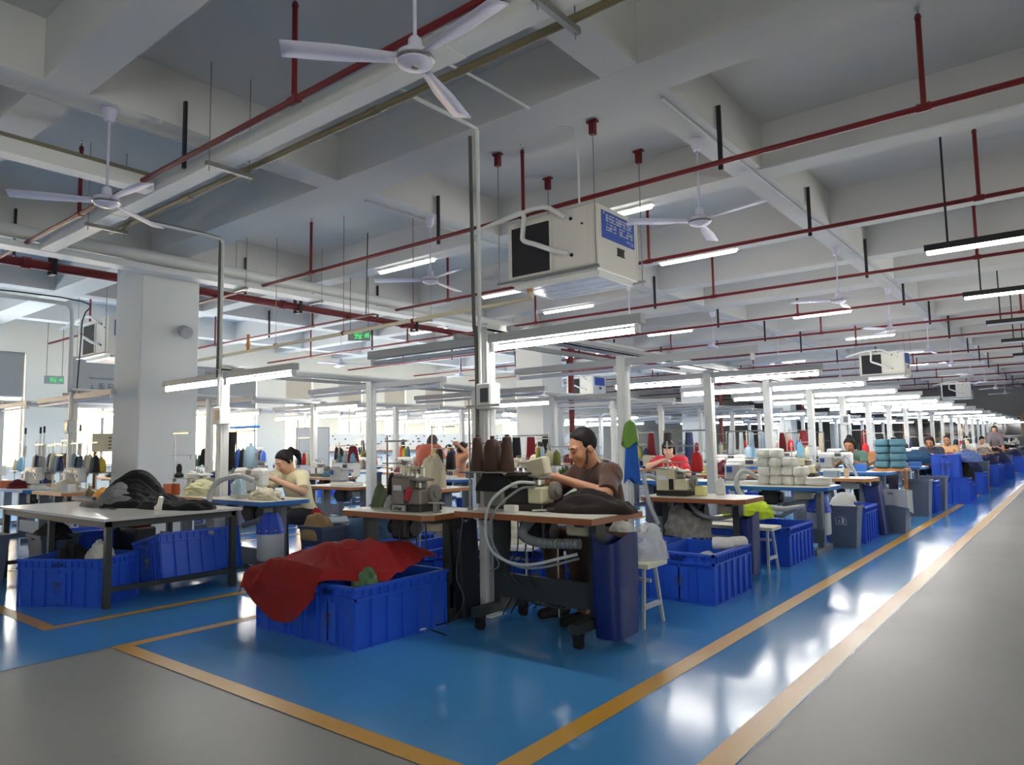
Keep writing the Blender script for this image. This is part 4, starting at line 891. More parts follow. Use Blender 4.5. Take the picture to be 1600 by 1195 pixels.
tag(ob('paper_sheet', MB().at(-5.82, 4.42, .58, rz=R_(60), rx=R_(20)).box(-.18, .16, -.06, .06, 0, .02, .004), mat('grey_blue_card', (170, 186, 196), .8)), 'grey blue card laid over the dark bin', 'card')
heap('cloth_scrap', -6.02, 4.4, .42, (.05, .09, .26), mat('crimson_scrap', (170, 34, 46), .9), 'crimson cloth strip in the dark bin', 45, n=16)
crate(-5.62, 4.98, 'blue crate under the denim heap', W=.56, D=.8)
spread('denim_heap', -5.75, 4.98, .3, .44, .46, .36, mat('blue_denim', (62, 92, 124), .9, var=.35, scale=14), 'large heap of blue denim garments behind the woman in yellow', 46, 'garments', bumps=((-.1, .1, .2, .14), (.15, -.1, .15, .1)), n=90)
crate(-5.3, 4.1, 'small blue crate between the dark bin and the black basket', W=.36, D=.5, H=.42)
t = thing('bottle_basket', 'black basket with a wire rim beside the red cloth', 'basket', (-5.02, 4.12, 0), R_(20))
ob('body', MB().box(-.15, .15, -.15, .15, .0, .012).box(-.15, -.14, -.15, .15, 0, .36).box(.14, .15, -.15, .15, 0, .36).box(-.15, .15, .14, .15, 0, .36).box(-.15, .15, -.15, -.14, 0, .08).box(-.15, .15, -.15, -.14, .17, .22).box(-.15, .15, -.15, -.14, .3, .36).box(-.02, .02, -.15, -.14, 0, .36), M_BLACK, t)
ob('wire_rim', MB().tube([(-.16, -.16, .4), (.16, -.16, .4), (.16, .16, .4), (-.16, .16, .4), (-.16, -.16, .4)], .006, 6), M_CHROME, t)
crate(-4.75, 4.75, 'blue crate seen under the second front table', W=.56, D=.8); crate(-4.35, 5.5, 'blue crate behind the white bench under the man', W=.56, D=.8); crate(-3.72, 5.35, 'blue crate behind the legs of the man in brown', W=.56, D=.8, emblem=M_EMB)
heap('white_bag', -4.1, 5.0, .42, (.2, .18, .2), mat('cream_sack', (206, 204, 190), .8), 'cream sack behind the front post', 48, 'sack')
stool(-4.02, 4.9, 'white trestle stool behind the front table', L=.6, D=.28, h=.43, rz=R_(20), seat=mat('white_board', (222, 226, 226), .5))

# ------------------------------------------------------------------ aisle side of the first row
M_GREENY = mat('lime_bag', (200, 226, 40), .75)
overlock(-3.25, 6.74, .76, M_MBEIGE, M_MBEIGE, 'beige overlock with a green plate behind the man in brown', plate=M_MGREEN)
tag(ob('yellow_box', MB().box(-.05, .05, -.05, .05, 0, .1, .01), M_YELLOW, None, (-3.0, 6.78, .762)), 'pale yellow box beside the beige and green overlock', 'box')
thread_stand(-3.45, 6.97, .76, .55, .36, 'thread stand behind the beige and green overlock', tray=.22); cone(-3.12, 6.97, .993, 'red', 'king', 'red thread cone in front of the woman in red', 1.0); cone(-2.88, 6.98, .762, 'white', 'king', 'white thread cone by the second aisle post', .8)
hose('suction_hose', [(-3.42, 6.7, .92), (-3.5, 6.56, .96), (-3.44, 6.45, .84), (-3.36, 6.38, .68), (-3.3, 6.42, .5)], .022, M_HOSE, 'pale hose at the left of the beige and green overlock')
hose('suction_hose', [(-3.1, 6.7, .7), (-2.95, 6.6, .6), (-2.8, 6.65, .56), (-2.66, 6.75, .58)], .02, M_HOSED, 'grey hose under the second aisle table')
heap('striped_garment', -3.15, 6.75, .36, (.24, .1, .3), mat('black_white_stripe', (120, 118, 112), .9, var=1.6, scale=14), 'black and white striped garment hanging under the second aisle table', 51, 'garment')
sack(-2.58, 6.84, 'blue waste sack at the second aisle table', W=.2, D=.26, H=.55, z=.04)
stool(-2.84, 7.2, 'long cream stool behind the second aisle table', L=.86, D=.28, h=.45)
crate(-2.64, 5.87, 'open blue crate with white rolls beside the man\'s stool', W=.62, D=.83, emblem=M_EMBG)
crate(-3.3, 5.9, 'blue crate left of the one with white rolls', W=.58, D=.8)
M_WROLL = mat('white_wool_roll', (226, 226, 222), .9, bump=.3, bscale=90)
for i, (x, y, r) in enumerate(((-2.48, 6.02, .3), (-2.4, 6.12, 1.2))):
    tag(ob('cloth_roll', MB().at(x, y, .42, rz=r, ry=PI / 2).lathe([(.0, -.09), (.05, -.09), (.055, -.05), (.052, .05), (.048, .09), (.0, .09)], 14), M_WROLL), ('left', 'right')[i] + ' white cloth roll lying on the blue crate', 'cloth roll', 'white rolls in the crate')
heap('cloth_heap', -2.64, 5.9, .02, (.2, .29, .27), mat('white_fill', (200, 204, 208), .9), 'white cloth filling the crate with the rolls', 52)
heap('clear_bag', -2.55, 4.78, .452, (.13, .15, .22), mat('clear_poly', (222, 226, 228), .2, alpha=.55), 'clear plastic bag of parts standing on the man\'s stool', 53, 'bag')
crate(-2.68, 7.97, 'blue crate beside the table of white bundles', W=.56, D=.83)
crate(-3.25, 7.98, 'blue crate with a cream board under the lime bag', W=.5, D=.8, H=.4)
tag(ob('board', MB().box(-.24, .24, -.36, .36, 0, .03, .004), M_STOOL, None, (-3.2, 8.05, .4)), 'cream board lying on the crate under the lime bag', 'board')
heap('lime_bag', -3.02, 8.1, .43, (.25, .2, .2), M_GREENY, 'lime yellow bag lying on the cream board', 54, 'bag', fold=.3, fine=.3)
lockstitch(-3.28, 8.85, .76, 'silver lockstitch machine left of the white bundles')
M_BUND = mat('white_bundle_cloth', (226, 226, 220), .9, var=.08, scale=10, bump=.3, bscale=60)
rnd = random.Random(6); n = 0
for col, (x, hmax) in enumerate(((-3.06, 4), (-2.91, 4), (-2.76, 3), (-2.62, 2))):
    for k in range(hmax):
        tag(ob('cloth_bundle', bundle_mb(.155, .2, .115, n), M_BUND, None, (x + rnd.uniform(-.01, .01), 8.8 + rnd.uniform(-.02, .02), .763 + k * .108), (rnd.uniform(-.05, .05), rnd.uniform(-.08, .08), rnd.uniform(-.3, .3)), 60), 'white folded cloth bundle, %s up in the %s stack on the blue edged table' % (('lowest', 'second', 'third', 'fourth')[k], ('first', 'second', 'third', 'fourth')[col]), 'cloth bundle', 'white bundles on the blue edged table'); n += 1
tag(ob('cloth_bundle', bundle_mb(.3, .2, .1, 40), M_BUND, None, (-2.43, 8.78, .763), (0, 0, .2), 60), 'loose flat white bundle at the right end of the stacks', 'cloth bundle')
hose('suction_hose', [(-3.08, 8.6, .86), (-3.2, 8.45, .94), (-3.25, 8.36, .78), (-3.1, 8.32, .6), (-2.75, 8.32, .52), (-2.5, 8.45, .55)], .03, M_HOSE, 'thick pale hose curling below the white bundles')
hose('suction_hose', [(-2.55, 8.42, .55), (-2.75, 8.3, .44), (-3.05, 8.32, .52), (-3.25, 8.38, .7)], .02, M_HOSED, 'dark hose curling below the white bundles')
dust_collector(-2.5, 8.98, .18, 'white can with blue skirt at the table of white bundles')
bin_(-2.32, 9.36, 'slate bin with pictogram beside the white can', H=.5, W=.4, D=.3)
for i in range(4): heap('cloth_scrap', -2.34 + .04 * (i % 2), 9.33 + .02 * i, .42 + .04 * i, (.12, .065, .1), mat('white_scrap', (224, 224, 218), .9), 'white cloth scrap in the slate bin, %s of the pile' % ('bottom', 'second', 'third', 'top')[i], 56 + i, n=16, group='white scraps in the slate bin')
crate(-2.4, 10.05, 'blue crate behind the slate bin with pictogram', W=.5, D=.7, H=.45)
overlock(-3.2, 10.9, .76, M_MBEIGE, M_MBEIGE, 'beige overlock on the orange wood edged table')
tag(ob('steel_box', MB().box(-.1, .1, -.08, .08, 0, .1, .01), mat('blue_grey_box', (140, 160, 172), .4), None, (-2.8, 10.8, .762)), 'blue grey box on the orange wood edged table', 'box')
tag(ob('paper_cup', MB().lathe([(.0, 0), (.03, 0), (.042, .12), (.038, .12), (.0, .02)], 14), mat('paper_cup', (226, 200, 160), .6), None, (-2.6, 10.78, .762)), 'paper cup on the orange wood edged table', 'cup')
thread_stand(-3.42, 11.05, .76, .5, .3, 'thread stand on the orange wood edged table', tray=.24); cone(-3.3, 11.05, 1.013, 'cyan', 'tall', 'sky blue thread cone above the orange wood edged table', 1.2)
sack(-2.22, 10.82, 'tall blue waste sack leaning beyond the slate bin', W=.22, D=.26, H=.68, z=.0, tilt=(0, R_(-6)))
t = bin_(-2.1, 11.15, 'slate bin lined with a clear plastic bag', W=.4, D=.36, H=.56, sign=False)
ob('bin_liner', MB().grid(lambda u, v: ((.215 + .02 * math.sin(u * 2 * PI * 7)) * math.cos(u * 2 * PI) / max(abs(math.cos(u * 2 * PI)), abs(math.sin(u * 2 * PI))) ** .7, (.195 + .02 * math.sin(u * 2 * PI * 5)) * math.sin(u * 2 * PI) / max(abs(math.cos(u * 2 * PI)), abs(math.sin(u * 2 * PI))) ** .7, .58 - .3 * v * (1 + .35 * math.sin(u * 2 * PI))), 48, 8), mat('clear_poly', (222, 226, 228), .2, alpha=.55), t)
lockstitch(-3.28, 12.98, .76, 'silver lockstitch machine of the woman in green')
tag(ob('blue_folder', MB().box(-.09, .09, -.02, .02, 0, .13, .008).box(.02, .07, -.024, -.02, .02, .1), mat('bright_blue_film', (60, 130, 220), .5), None, (-2.88, 12.85, .762)), 'blue carton with a pink tag in front of the woman in green', 'carton')
hose('suction_hose', [(-3.05, 12.85, .8), (-3.1, 12.7, .97), (-3.03, 12.66, 1.0), (-2.85, 12.6, .6)], .025, M_HOSE, 'pale hose on the table of the woman in green')
M_TEAL = mat('teal_bundle_cloth', (88, 130, 146), .9, var=.15, scale=8)
n = 0
for k in range(4):
    for i in range(2):
        tag(ob('cloth_bundle', bundle_mb(.24, .3, .125, 60 + n), M_TEAL, None, (-2.62 + i * .22, 13.3 + .02 * k, .803 + k * .12), (0, 0, .1 * ((n * 7) % 3 - 1)), 60), 'teal folded bundle, %s up on the %s of the teal stack' % (('lowest', 'second', 'third', 'fourth')[k], ('left', 'right')[i]), 'cloth bundle', 'teal bundles beside the woman in green'); n += 1
t = thing('side_stand', 'small wooden stand carrying the teal bundles', 'stand', (-2.51, 13.34, 0)); ob('top', MB().box(-.25, .25, -.2, .2, .76, .8), M_EDGEO, t)
for x in (-.2, .2): ob('leg', MB().box(x - .025, x + .025, -.025, .025, 0, .76), M_EDGEO, t)
ob('foot', MB().box(-.23, .23, -.12, .12, 0, .03), M_EDGEO, t)
bin_(-2.2, 13.75, 'slate bin under the teal bundles', W=.4, D=.4, H=.6, sign=False)
crate(-2.2, 14.45, 'narrow blue crate behind the teal bundles', W=.4, D=.5, H=.55); bin_(-2.15, 15.1, 'slate bin with pictogram beyond the teal bundles', W=.42, D=.4, H=.6)
crate(-2.1, 16.6, 'wide blue crate under the standing blue crate', W=.72, D=.6, H=.5, emblem=M_EMBG)
t = crate(-2.15, 16.75, 'blue crate standing upright on the wide blue crate', W=.5, D=.36, H=.46, z=.5)
g = MB(); glyphs(g, -.12, .12, .24, .29, 4, 71, -.19); glyphs(g, -.06, .06, .18, .21, 3, 72, -.19); ob('lettering', g, M_EMBG, t, sharp=None)
crate(-2.02, 17.55, 'blue crate under the black bag and patterned cloth', W=.5, D=.6, H=.4)
heap('cloth_bag', -1.98, 17.5, .38, (.2, .26, .36), M_BLK, 'black bag hanging by the blue and white patterned cloth', 61, 'bag')
heap('patterned_cloth', -1.85, 17.3, .8, (.26, .3, .2), mat('blue_white_print', (96, 118, 176), .9, var=1.1, scale=45), 'blue and white patterned cloth at the edge of the aisle', 62)
heap('cloth_pile', -2.8, 17.5, .762, (.36, .26, .26), mat('teal_navy_cloth', (30, 70, 104), .9, var=.4, scale=8), 'dark teal cloth pile in front of the man in dark blue', 63)
heap('cloth_pile', -2.6, 19.7, .762, (.34, .3, .16), mat('red_white_print', (170, 60, 76), .9, var=.8, scale=30), 'red and white cloth pile in front of the man in tan', 64)
hx = [(19.6, 'c'), (20.5, 'b'), (21.6, 'd'), (22.6, 'c'), (24., 'c'), (25.2, 'b'), (26.6, 'c'), (28.2, 'c'), (30, 'd'), (32, 'c'), (34.5, 'c'), (37, 'b'), (40, 'c'), (43.5, 'c')]
for i, (y, kd) in enumerate(hx):
    lb = 'along the aisle edge, %s past the patterned cloth' % ORD[i]
    x = -2.05 + .1 * math.sin(i * 2.3)
    if kd == 'c': crate(x, y, 'blue crate ' + lb, W=.6, D=.8, H=.5 + .08 * (i % 2)); heap('cloth_pile', x, y, .45, (.22, .3, .28), mat('navy_cloth', (26, 36, 84), .9, var=.4, scale=10), 'navy cloth in the crate ' + lb, 70 + i, n=16)
    elif kd == 'b': bin_(x, y, 'dark bin ' + lb, m=M_BINDARK, W=.45, D=.5, H=.72, sign=False)
    else: bin_(x, y, 'tall slate bin ' + lb, W=.42, D=.45, H=.66)
# bay 2 and white table details
t = overlock(-7.1, 6.75, .76, M_MBEIGE, M_YELLOW, 'beige overlock with a pale yellow cover behind the denim heap')
thread_stand(-8.2, 6.85, .78, .62, .3, 'thread stand with an orange cone behind the woman in yellow', tray=.25); cone(-8.05, 6.85, 1.043, 'orange', 'tall', 'tall orange thread cone behind the woman in yellow', 1.35)
thread_stand(-6.95, 6.95, .76, .85, .42, 'tall thread stand with two black cones left of the worn overlock', tray=.22); cone(-6.8, 6.95, .993, 'black', 'tall', 'left black thread cone on the tall stand', 1.2); cone(-6.6, 6.95, .993, 'black', 'king', 'right black thread cone on the tall stand', 1.1)
heap('garment', -6.65, 6.65, .762, (.18, .14, .4), mat('beige_garment', (196, 186, 158), .9), 'beige garment draped on the machine below the black cones', 82, 'garment')
t = thing('potted_plant', 'small green plant in a white pot behind the front post', 'plant', (-4.3, 6.3, .822))
ob('pot', MB().lathe([(.0, 0), (.06, 0), (.075, .1), (.065, .1), (.0, .08)], 16), M_MWHITE, t)
lf = MB(); rnd = random.Random(2)
for i in range(90):
    a = rnd.uniform(0, 2 * PI); e = rnd.uniform(.2, 1.3); L_ = rnd.uniform(.1, .19); d = Vector((math.cos(a) * math.cos(e), math.sin(a) * math.cos(e), math.sin(e))); s = d.orthogonal().normalized() * .012
    b = Vector((0, 0, .1)); lf.add([b - s * .4, b + d * L_ * .6 - s, b + d * L_ - Vector((0, 0, .02)), b + d * L_ * .6 + s], [(0, 1, 2, 3)])
o = ob('leaves', lf, mat('plant_green', (60, 104, 50), .6, var=.3), t, sharp=None); o['kind'] = 'stuff'
tag(ob('orange_box', MB().box(-.1, .1, -.08, .08, 0, .13, .006).box(-.1, .1, -.08, .08, .12, .135), mat('orange_carton', (226, 92, 44), .6), None, (-4.66, 6.2, .822)), 'orange carton beside the potted plant', 'carton')
tag(ob('blue_tray', MB().box(-.14, .14, -.1, .1, 0, .035, .01), mat('bright_blue_film', (60, 130, 220), .5), None, (-4.0, 6.4, .822)), 'flat blue tray right of the potted plant', 'tray')
heap('lace_sheet', -3.78, 6.1, .822, (.12, .05, .28), mat('cream_lace', (226, 216, 192), .9), 'cream lace panel propped behind the man\'s machine', 84, 'lace')
def drape(name, x, y, z0, z1, w, d, m, label, rz=0, seed=0):
    def f(u, v):
        a = u * 2 * PI; k = .55 + .45 * v ** .6; fo = 1 + .16 * math.sin(a * 5 + seed + v * 2) * v
        return (w * math.cos(a) * k * fo, d * math.sin(a) * k * fo, z1 - (z1 - z0) * v + .03 * math.sin(a * 3 + seed) * v)
    return tag(ob(name, MB().grid(f, 40, 12).grid(lambda u, v: (w * .55 * math.cos(u * 2 * PI) * (1 - v), d * .55 * math.sin(u * 2 * PI) * (1 - v), z1 + .03 * v), 40, 2), m, None, (x, y, 0), (0, 0, rz), 60), label, 'garment')
drape('hung_garment', -3.55, 6.37, .92, 1.42, .075, .045, mat('blue_garment', (30, 88, 176), .9, var=.2), 'blue garment hanging on the second aisle post', R_(30), 1)
drape('hung_garment', -3.55, 6.36, 1.28, 1.5, .082, .05, mat('green_garment', (104, 146, 62), .9), 'green top hanging over the blue garment on the second post', R_(30), 4)

# ------------------------------------------------------------------ the remaining stations of every row
NEAR = [(-4.8, 9.86), (-9.38, 9.1), (-9.85, 10.6), (-3.15, 13.75), (-2.95, 15.), (-2.62, 18.5), (-2.6, 20.75), (-11.15, 11.35), (-12.65, 13.5), (-8.3, 11.45), (-10.8, 5.), (-10.8, 14.65), (-7.45, 5.02)]
def free(x, y): return all(math.hypot(x - a, y - b) > .85 for a, b in NEAR)
RS = ['aisle row', 'second row', 'third row', 'window row']
SIDE = {1: 'right', -1: 'left'}
EDG = [('brown', M_EDGEB), ('orange', M_EDGEO), ('blue', M_EDGEBL)]
HEAPC = [('white', (222, 222, 216)), ('navy', (38, 52, 104)), ('teal', (70, 116, 130)), ('black', (26, 26, 28)), ('maroon', (104, 30, 40)), ('grey', (150, 152, 154)), ('cream', (222, 212, 182)), ('denim blue', (70, 100, 136))]
rnd = random.Random(17)
def station(b, side, k, y0, clutter=True):
    bx = BAYX[b]; x0, x1 = (bx + .12, bx + 1.34) if side > 0 else (bx - 1.34, bx - .12)
    dist = math.hypot(bx, y0); far = dist > 15
    where = '%s station from the front, %s side of the %s' % (ORD[k], SIDE[side], RS[b])
    en, em = EDG[rnd.randrange(3) if b == 0 else (1, 1, 0, 1, 2)[rnd.randrange(5)]]
    sewing_table(x0, x1, y0, y0 + .62, .76, em, M_MIDLEG, '%s edged table, %s' % (en, where), far=far, bar=not far)
    xm = (x0 + x1) / 2 + rnd.uniform(-.2, .1)
    if rnd.random() < .55:
        bn, bm = rnd.choice((('beige', M_MBEIGE), ('grey', M_MGREY), ('white', M_MWHITE)))
        overlock(xm, y0 + .33, .76, bm, bm, '%s overlock, %s' % (bn, where), far=far)
    else:
        lockstitch(xm, y0 + .33, .76, 'white lockstitch, %s' % where, far=far, motor=rnd.choice((M_MSILV, M_MWHITE, M_MGREY)))
    h = rnd.choice((.55, .62, .7, .8)); tr = rnd.choice((.2, .25, .3)); w_ = rnd.choice((.26, .36))
    sx = xm + rnd.choice((-.42, .22)); sy = y0 + .52
    thread_stand(sx, sy, .76, h, w_, 'thread stand, %s' % where, far=far, tray=tr)
    used = set()
    for i in range(rnd.choice((1, 2, 2, 3)) if dist < 24 else 1):
        c = rnd.choice([q for q in COLS if q not in used and q not in ('brown',)]); used.add(c)
        cone(sx + .02 + i * w_ / 2.4, sy, .76 + tr + .013, c, rnd.choice(('tall', 'king', 'tall')), '%s thread cone, %s' % (c.replace('_', ' '), where), rnd.uniform(.9, 1.2))
    if clutter and rnd.random() < .6:
        cn, cc = rnd.choice(HEAPC)
        heap('cloth_heap', (x0 + x1) / 2 + rnd.uniform(-.3, .35), y0 + .2, .762, (rnd.uniform(.12, .25), rnd.uniform(.1, .16), rnd.uniform(.08, .22)), mat('heap_' + cn.replace(' ', '_'), cc, .9, var=.2, scale=10), '%s cloth, %s' % (cn, where), 100 + b * 40 + k * 2 + (side > 0), n=18, fine=.35, group='cloth on the sewing tables')
    r3 = random.Random(b * 1000 + k * 10 + side)
    if dist < 24 and r3.random() < .5 and h > .6:
        gn, gc = r3.choice((('black', (28, 28, 30)), ('navy', (34, 42, 74)), ('pale grey', (190, 194, 198)), ('dark red', (112, 30, 36)), ('black', (28, 28, 30))))
        drape('hung_garment', sx + w_ * .8, sy + .03, .76 + tr + .02, .76 + h - .07, .1, .045, mat('hung_' + gn.replace(' ', '_'), gc, .9), '%s garment, %s' % (gn, where), r3.uniform(-.4, .4), k)
    if dist < 24 and r3.random() < .6:
        gn, gc = r3.choice((('white', (226, 226, 222)), ('blue', (60, 110, 190)), ('yellow', (214, 196, 120)), ('orange', (214, 110, 60))))
        bw = r3.uniform(.06, .11)
        tag(ob('carton', MB().box(-bw, bw, -.06, .06, 0, r3.uniform(.07, .14), .006).box(-bw - .004, bw + .004, -.064, .064, .05, .065), mat('carton_' + gn, gc, .6), None, ((x0 + x1) / 2 + side * .45, y0 + .12, .762), (0, 0, r3.uniform(-.5, .5))), '%s carton, %s' % (gn, where), 'carton', 'small cartons on the tables')
    cx = (x0 + x1) / 2 + rnd.uniform(-.4, .4)
    if dist < 20 and rnd.random() < .65 and not (b == 0 and side > 0) and free(cx, y0 + 1.1):
        crate(cx, y0 + 1.1, 'blue crate, %s' % where, W=.56, D=.7)
    if dist < 20 and rnd.random() < .5 and not (b == 0 and side > 0) and free(xm, y0 + .95) and abs(xm - cx) > .6:
        stool(xm, y0 + .95, 'cream stool, %s' % where, L=.45)
# (row, side, first free slot, start y, spacing, count)
PLAN = [(0, 1, 5, 15.15, 2.17, 16), (0, -1, 3, 11.0, 2.17, 11), (1, 1, 2, 8.65, 2.17, 8), (1, -1, 0, 4.15, 2.1, 9), (2, 1, 0, 3.7, 2.17, 7), (2, -1, 0, 3.7, 2.17, 7), (3, 1, 0, 4.4, 2.17, 6), (3, -1, 0, 4.2, 2.17, 5)]
for b, sd, k0, y0, dy, n in PLAN:
    for i in range(n):
        if b == 1 and sd < 0 and i == 0:
            pass
        y = y0 + i * dy
        if b == 2 and sd > 0 and 3.75 < y < 6.2: y = 6.0          # keep clear of the column
        if b == 2 and sd > 0 and 13.3 < y < 15.6: continue
        station(b, sd, k0 + i, y)
overlock(-8.35, 4.95, .802, M_MBEIGE, M_YELLOW, 'beige overlock with yellow cover behind the black garments') if False else None
# garment racks in the distance
def rack(x, y, cols, label, rz=0):
    t = thing('garment_rack', label, 'garment rack', (x, y, 0), rz, 'garment racks between the rows')
    part('frame', 'rackf', lambda: MB().cyl((-.5, 0, 0), (-.5, 0, 1.5), .014, n=6).cyl((.5, 0, 0), (.5, 0, 1.5), .014, n=6).cyl((-.5, 0, 1.5), (.5, 0, 1.5), .014, n=6).box(-.52, -.48, -.2, .2, 0, .02).box(.48, .52, -.2, .2, 0, .02), M_CHROME, t)
    for i, (cn, c) in enumerate(cols):
        o = part('garment', ('rackg', i % 3), lambda: MB().grid(lambda u, v: (.05 * math.sin(u * 2 * PI) * (.5 + v), .19 * math.cos(u * 2 * PI) * (.7 + .3 * v) + .01 * math.sin(u * 40), -.85 * v), 20, 6), mat('rack_' + cn, c, .9, var=.15), t, (-.42 + i * .84 / max(1, len(cols) - 1), 0, 1.47))
rack(-5.2, 14.3, [('pale', (206, 210, 212)), ('pale', (206, 210, 212)), ('steel', (150, 168, 182)), ('steel', (150, 168, 182)), ('pale', (206, 210, 212))], 'rack of pale grey trousers behind the white bundles', R_(10))
rack(-5.9, 20.2, [('cream', (222, 204, 172)), ('cream', (222, 204, 172)), ('black', (30, 30, 32)), ('cream', (222, 204, 172))], 'rack of cream garments farther down the aisle row')
rack(-5.5, 12.0, [('black', (30, 30, 32)), ('navy', (36, 46, 84)), ('black', (30, 30, 32))], 'rack of dark garments behind the woman in red')
rack(-9.75, 12.9, [('black', (30, 30, 32)), ('red', (150, 36, 40)), ('black', (30, 30, 32))], 'rack of black and red garments behind the potted plant')
# shelving with boxes near the far wall and whiteboard by the windows
t = thing('storage_shelf', 'metal shelf with boxes near the end wall', 'shelf', (-6.5, 46, 0))
ob('frame', MB().box(-1.5, -1.45, 0, .5, 0, 2.2).box(1.45, 1.5, 0, .5, 0, 2.2).box(-.02, .02, 0, .5, 0, 2.2), M_EDGEO, t)
for z in (.1, .8, 1.5, 2.15): ob('shelf', MB().box(-1.5, 1.5, 0, .5, z, z + .04), M_EDGEO, t)
for i in range(8):
    tag(ob('storage_box', MB().box(-.25, .25, -.2, .2, 0, .45, .01), mat('carton_%d' % (i % 3), ((150, 120, 90), (110, 120, 150), (170, 150, 120))[i % 3], .8), None, (-7.6 + (i % 4) * .72, 46.25, .142 if i < 4 else .842)), 'carton on the %s shelf near the end wall, %s from the left' % (('lower', 'middle')[i // 4], ORD[i % 4].replace('nearest', 'first')), 'box', 'cartons on the shelf')
t = thing('whiteboard', 'white panel standing by the left windows behind the woman in yellow', 'board', (-13.6, 9.8, 0), R_(50))
ob('panel', MB().box(-.35, .35, -.015, .015, .8, 1.75), M_WHITE, t); ob('frame', MB().box(-.37, -.35, -.02, .02, 0, 1.77).box(.35, .37, -.02, .02, 0, 1.77).box(-.37, .37, -.02, .02, 1.75, 1.77), M_GREYP, t)
t = thing('control_cabinet', 'beige control cabinet standing left of the near column', 'cabinet', (-13.4, 5.4, 0), R_(60))
ob('body', MB().box(-.26, .26, -.1, .1, 1.3, 1.62, .01), M_MBEIGE, t); ob('stand', MB().box(-.24, -.2, -.04, .04, 0, 1.3).box(.2, .24, -.04, .04, 0, 1.3), M_EDGEB, t)
for i in range(4):
    for j in range(2): ob('switch', MB().box(-.02, .02, -.115, -.1, 0, .02), M_BLACK, t, (.02 + j * .14, 0, 1.35 + i * .06))
# tall dusting thread guides at the window side stations, as on knitting machines
for i, (x, y) in enumerate(((-13.2, 4.05), (-12.7, 4.1), (-12.3, 4.02), (-11.3, 4.15))):
    t = thing('yarn_guide', 'tall yarn guide with white tube behind the cutting table, %s from the left' % ORD[i].replace('nearest', 'first'), 'yarn guide', (x, y, .8), 0, 'tall yarn guides by the windows')
    part('rod', 'ygr', lambda: MB().cyl((0, 0, 0), (0, 0, .85), .006, n=6), M_CHROME, t); part('sleeve', 'ygs', lambda: MB().cyl((0, 0, .45), (0, 0, .62), .03, n=10), M_MWHITE, t); part('tip', 'ygt', lambda: MB().cyl((0, 0, .8), (0, 0, .9), .016, n=8), M_BLACK, t)

# crowded thread stands on the window side tables behind the cutting table
rnd = random.Random(77)
for i, (x, y) in enumerate(((-11.6, 4.16), (-11.0, 4.14), (-13.05, 4.16), (-12.45, 4.2), (-14.9, 4.95), (-14.3, 4.95))):
    nm = ORD[i].replace('nearest', 'first')
    thread_stand(x, y, .76, .72, .36, 'crowded thread stand behind the cutting table, %s of six' % nm, tray=.24)
    for k, c in enumerate(rnd.sample(['white', 'slate', 'pale_blue', 'navy', 'grey', 'black', 'cream'], 4)):
        cone(x - .02 + k * .11, y, .76 + .253, c, 'tall', '%s thread cone on the %s crowded stand behind the cutting table' % (c.replace('_', ' '), nm), rnd.uniform(1., 1.3))
thread_stand(-8.75, 4.28, .76, .8, .36, 'thin thread stand before the near column', tray=.2)
tag(ob('mini_mannequin_spool', MB().lathe([(.0, 0), (.05, 0), (.055, .03), (.03, .06), (.035, .12), (.02, .16), (.0, .165)], 14), mat('thread_black', COLS['black'], .7), None, (-8.62, 4.28, .973)), 'small black spool on the thin stand before the column', 'spool')
heap('cloth_heap', -8.2, 4.35, .762, (.3, .14, .16), mat('pale_lemon_cloth', (222, 220, 176), .9), 'pale lemon cloth behind the black garments', 201, fine=.3)
heap('cloth_heap', -7.98, 4.5, .762, (.14, .1, .2), mat('royal_cloth', (40, 70, 160), .9), 'royal blue cloth behind the black garments', 202, fine=.3)

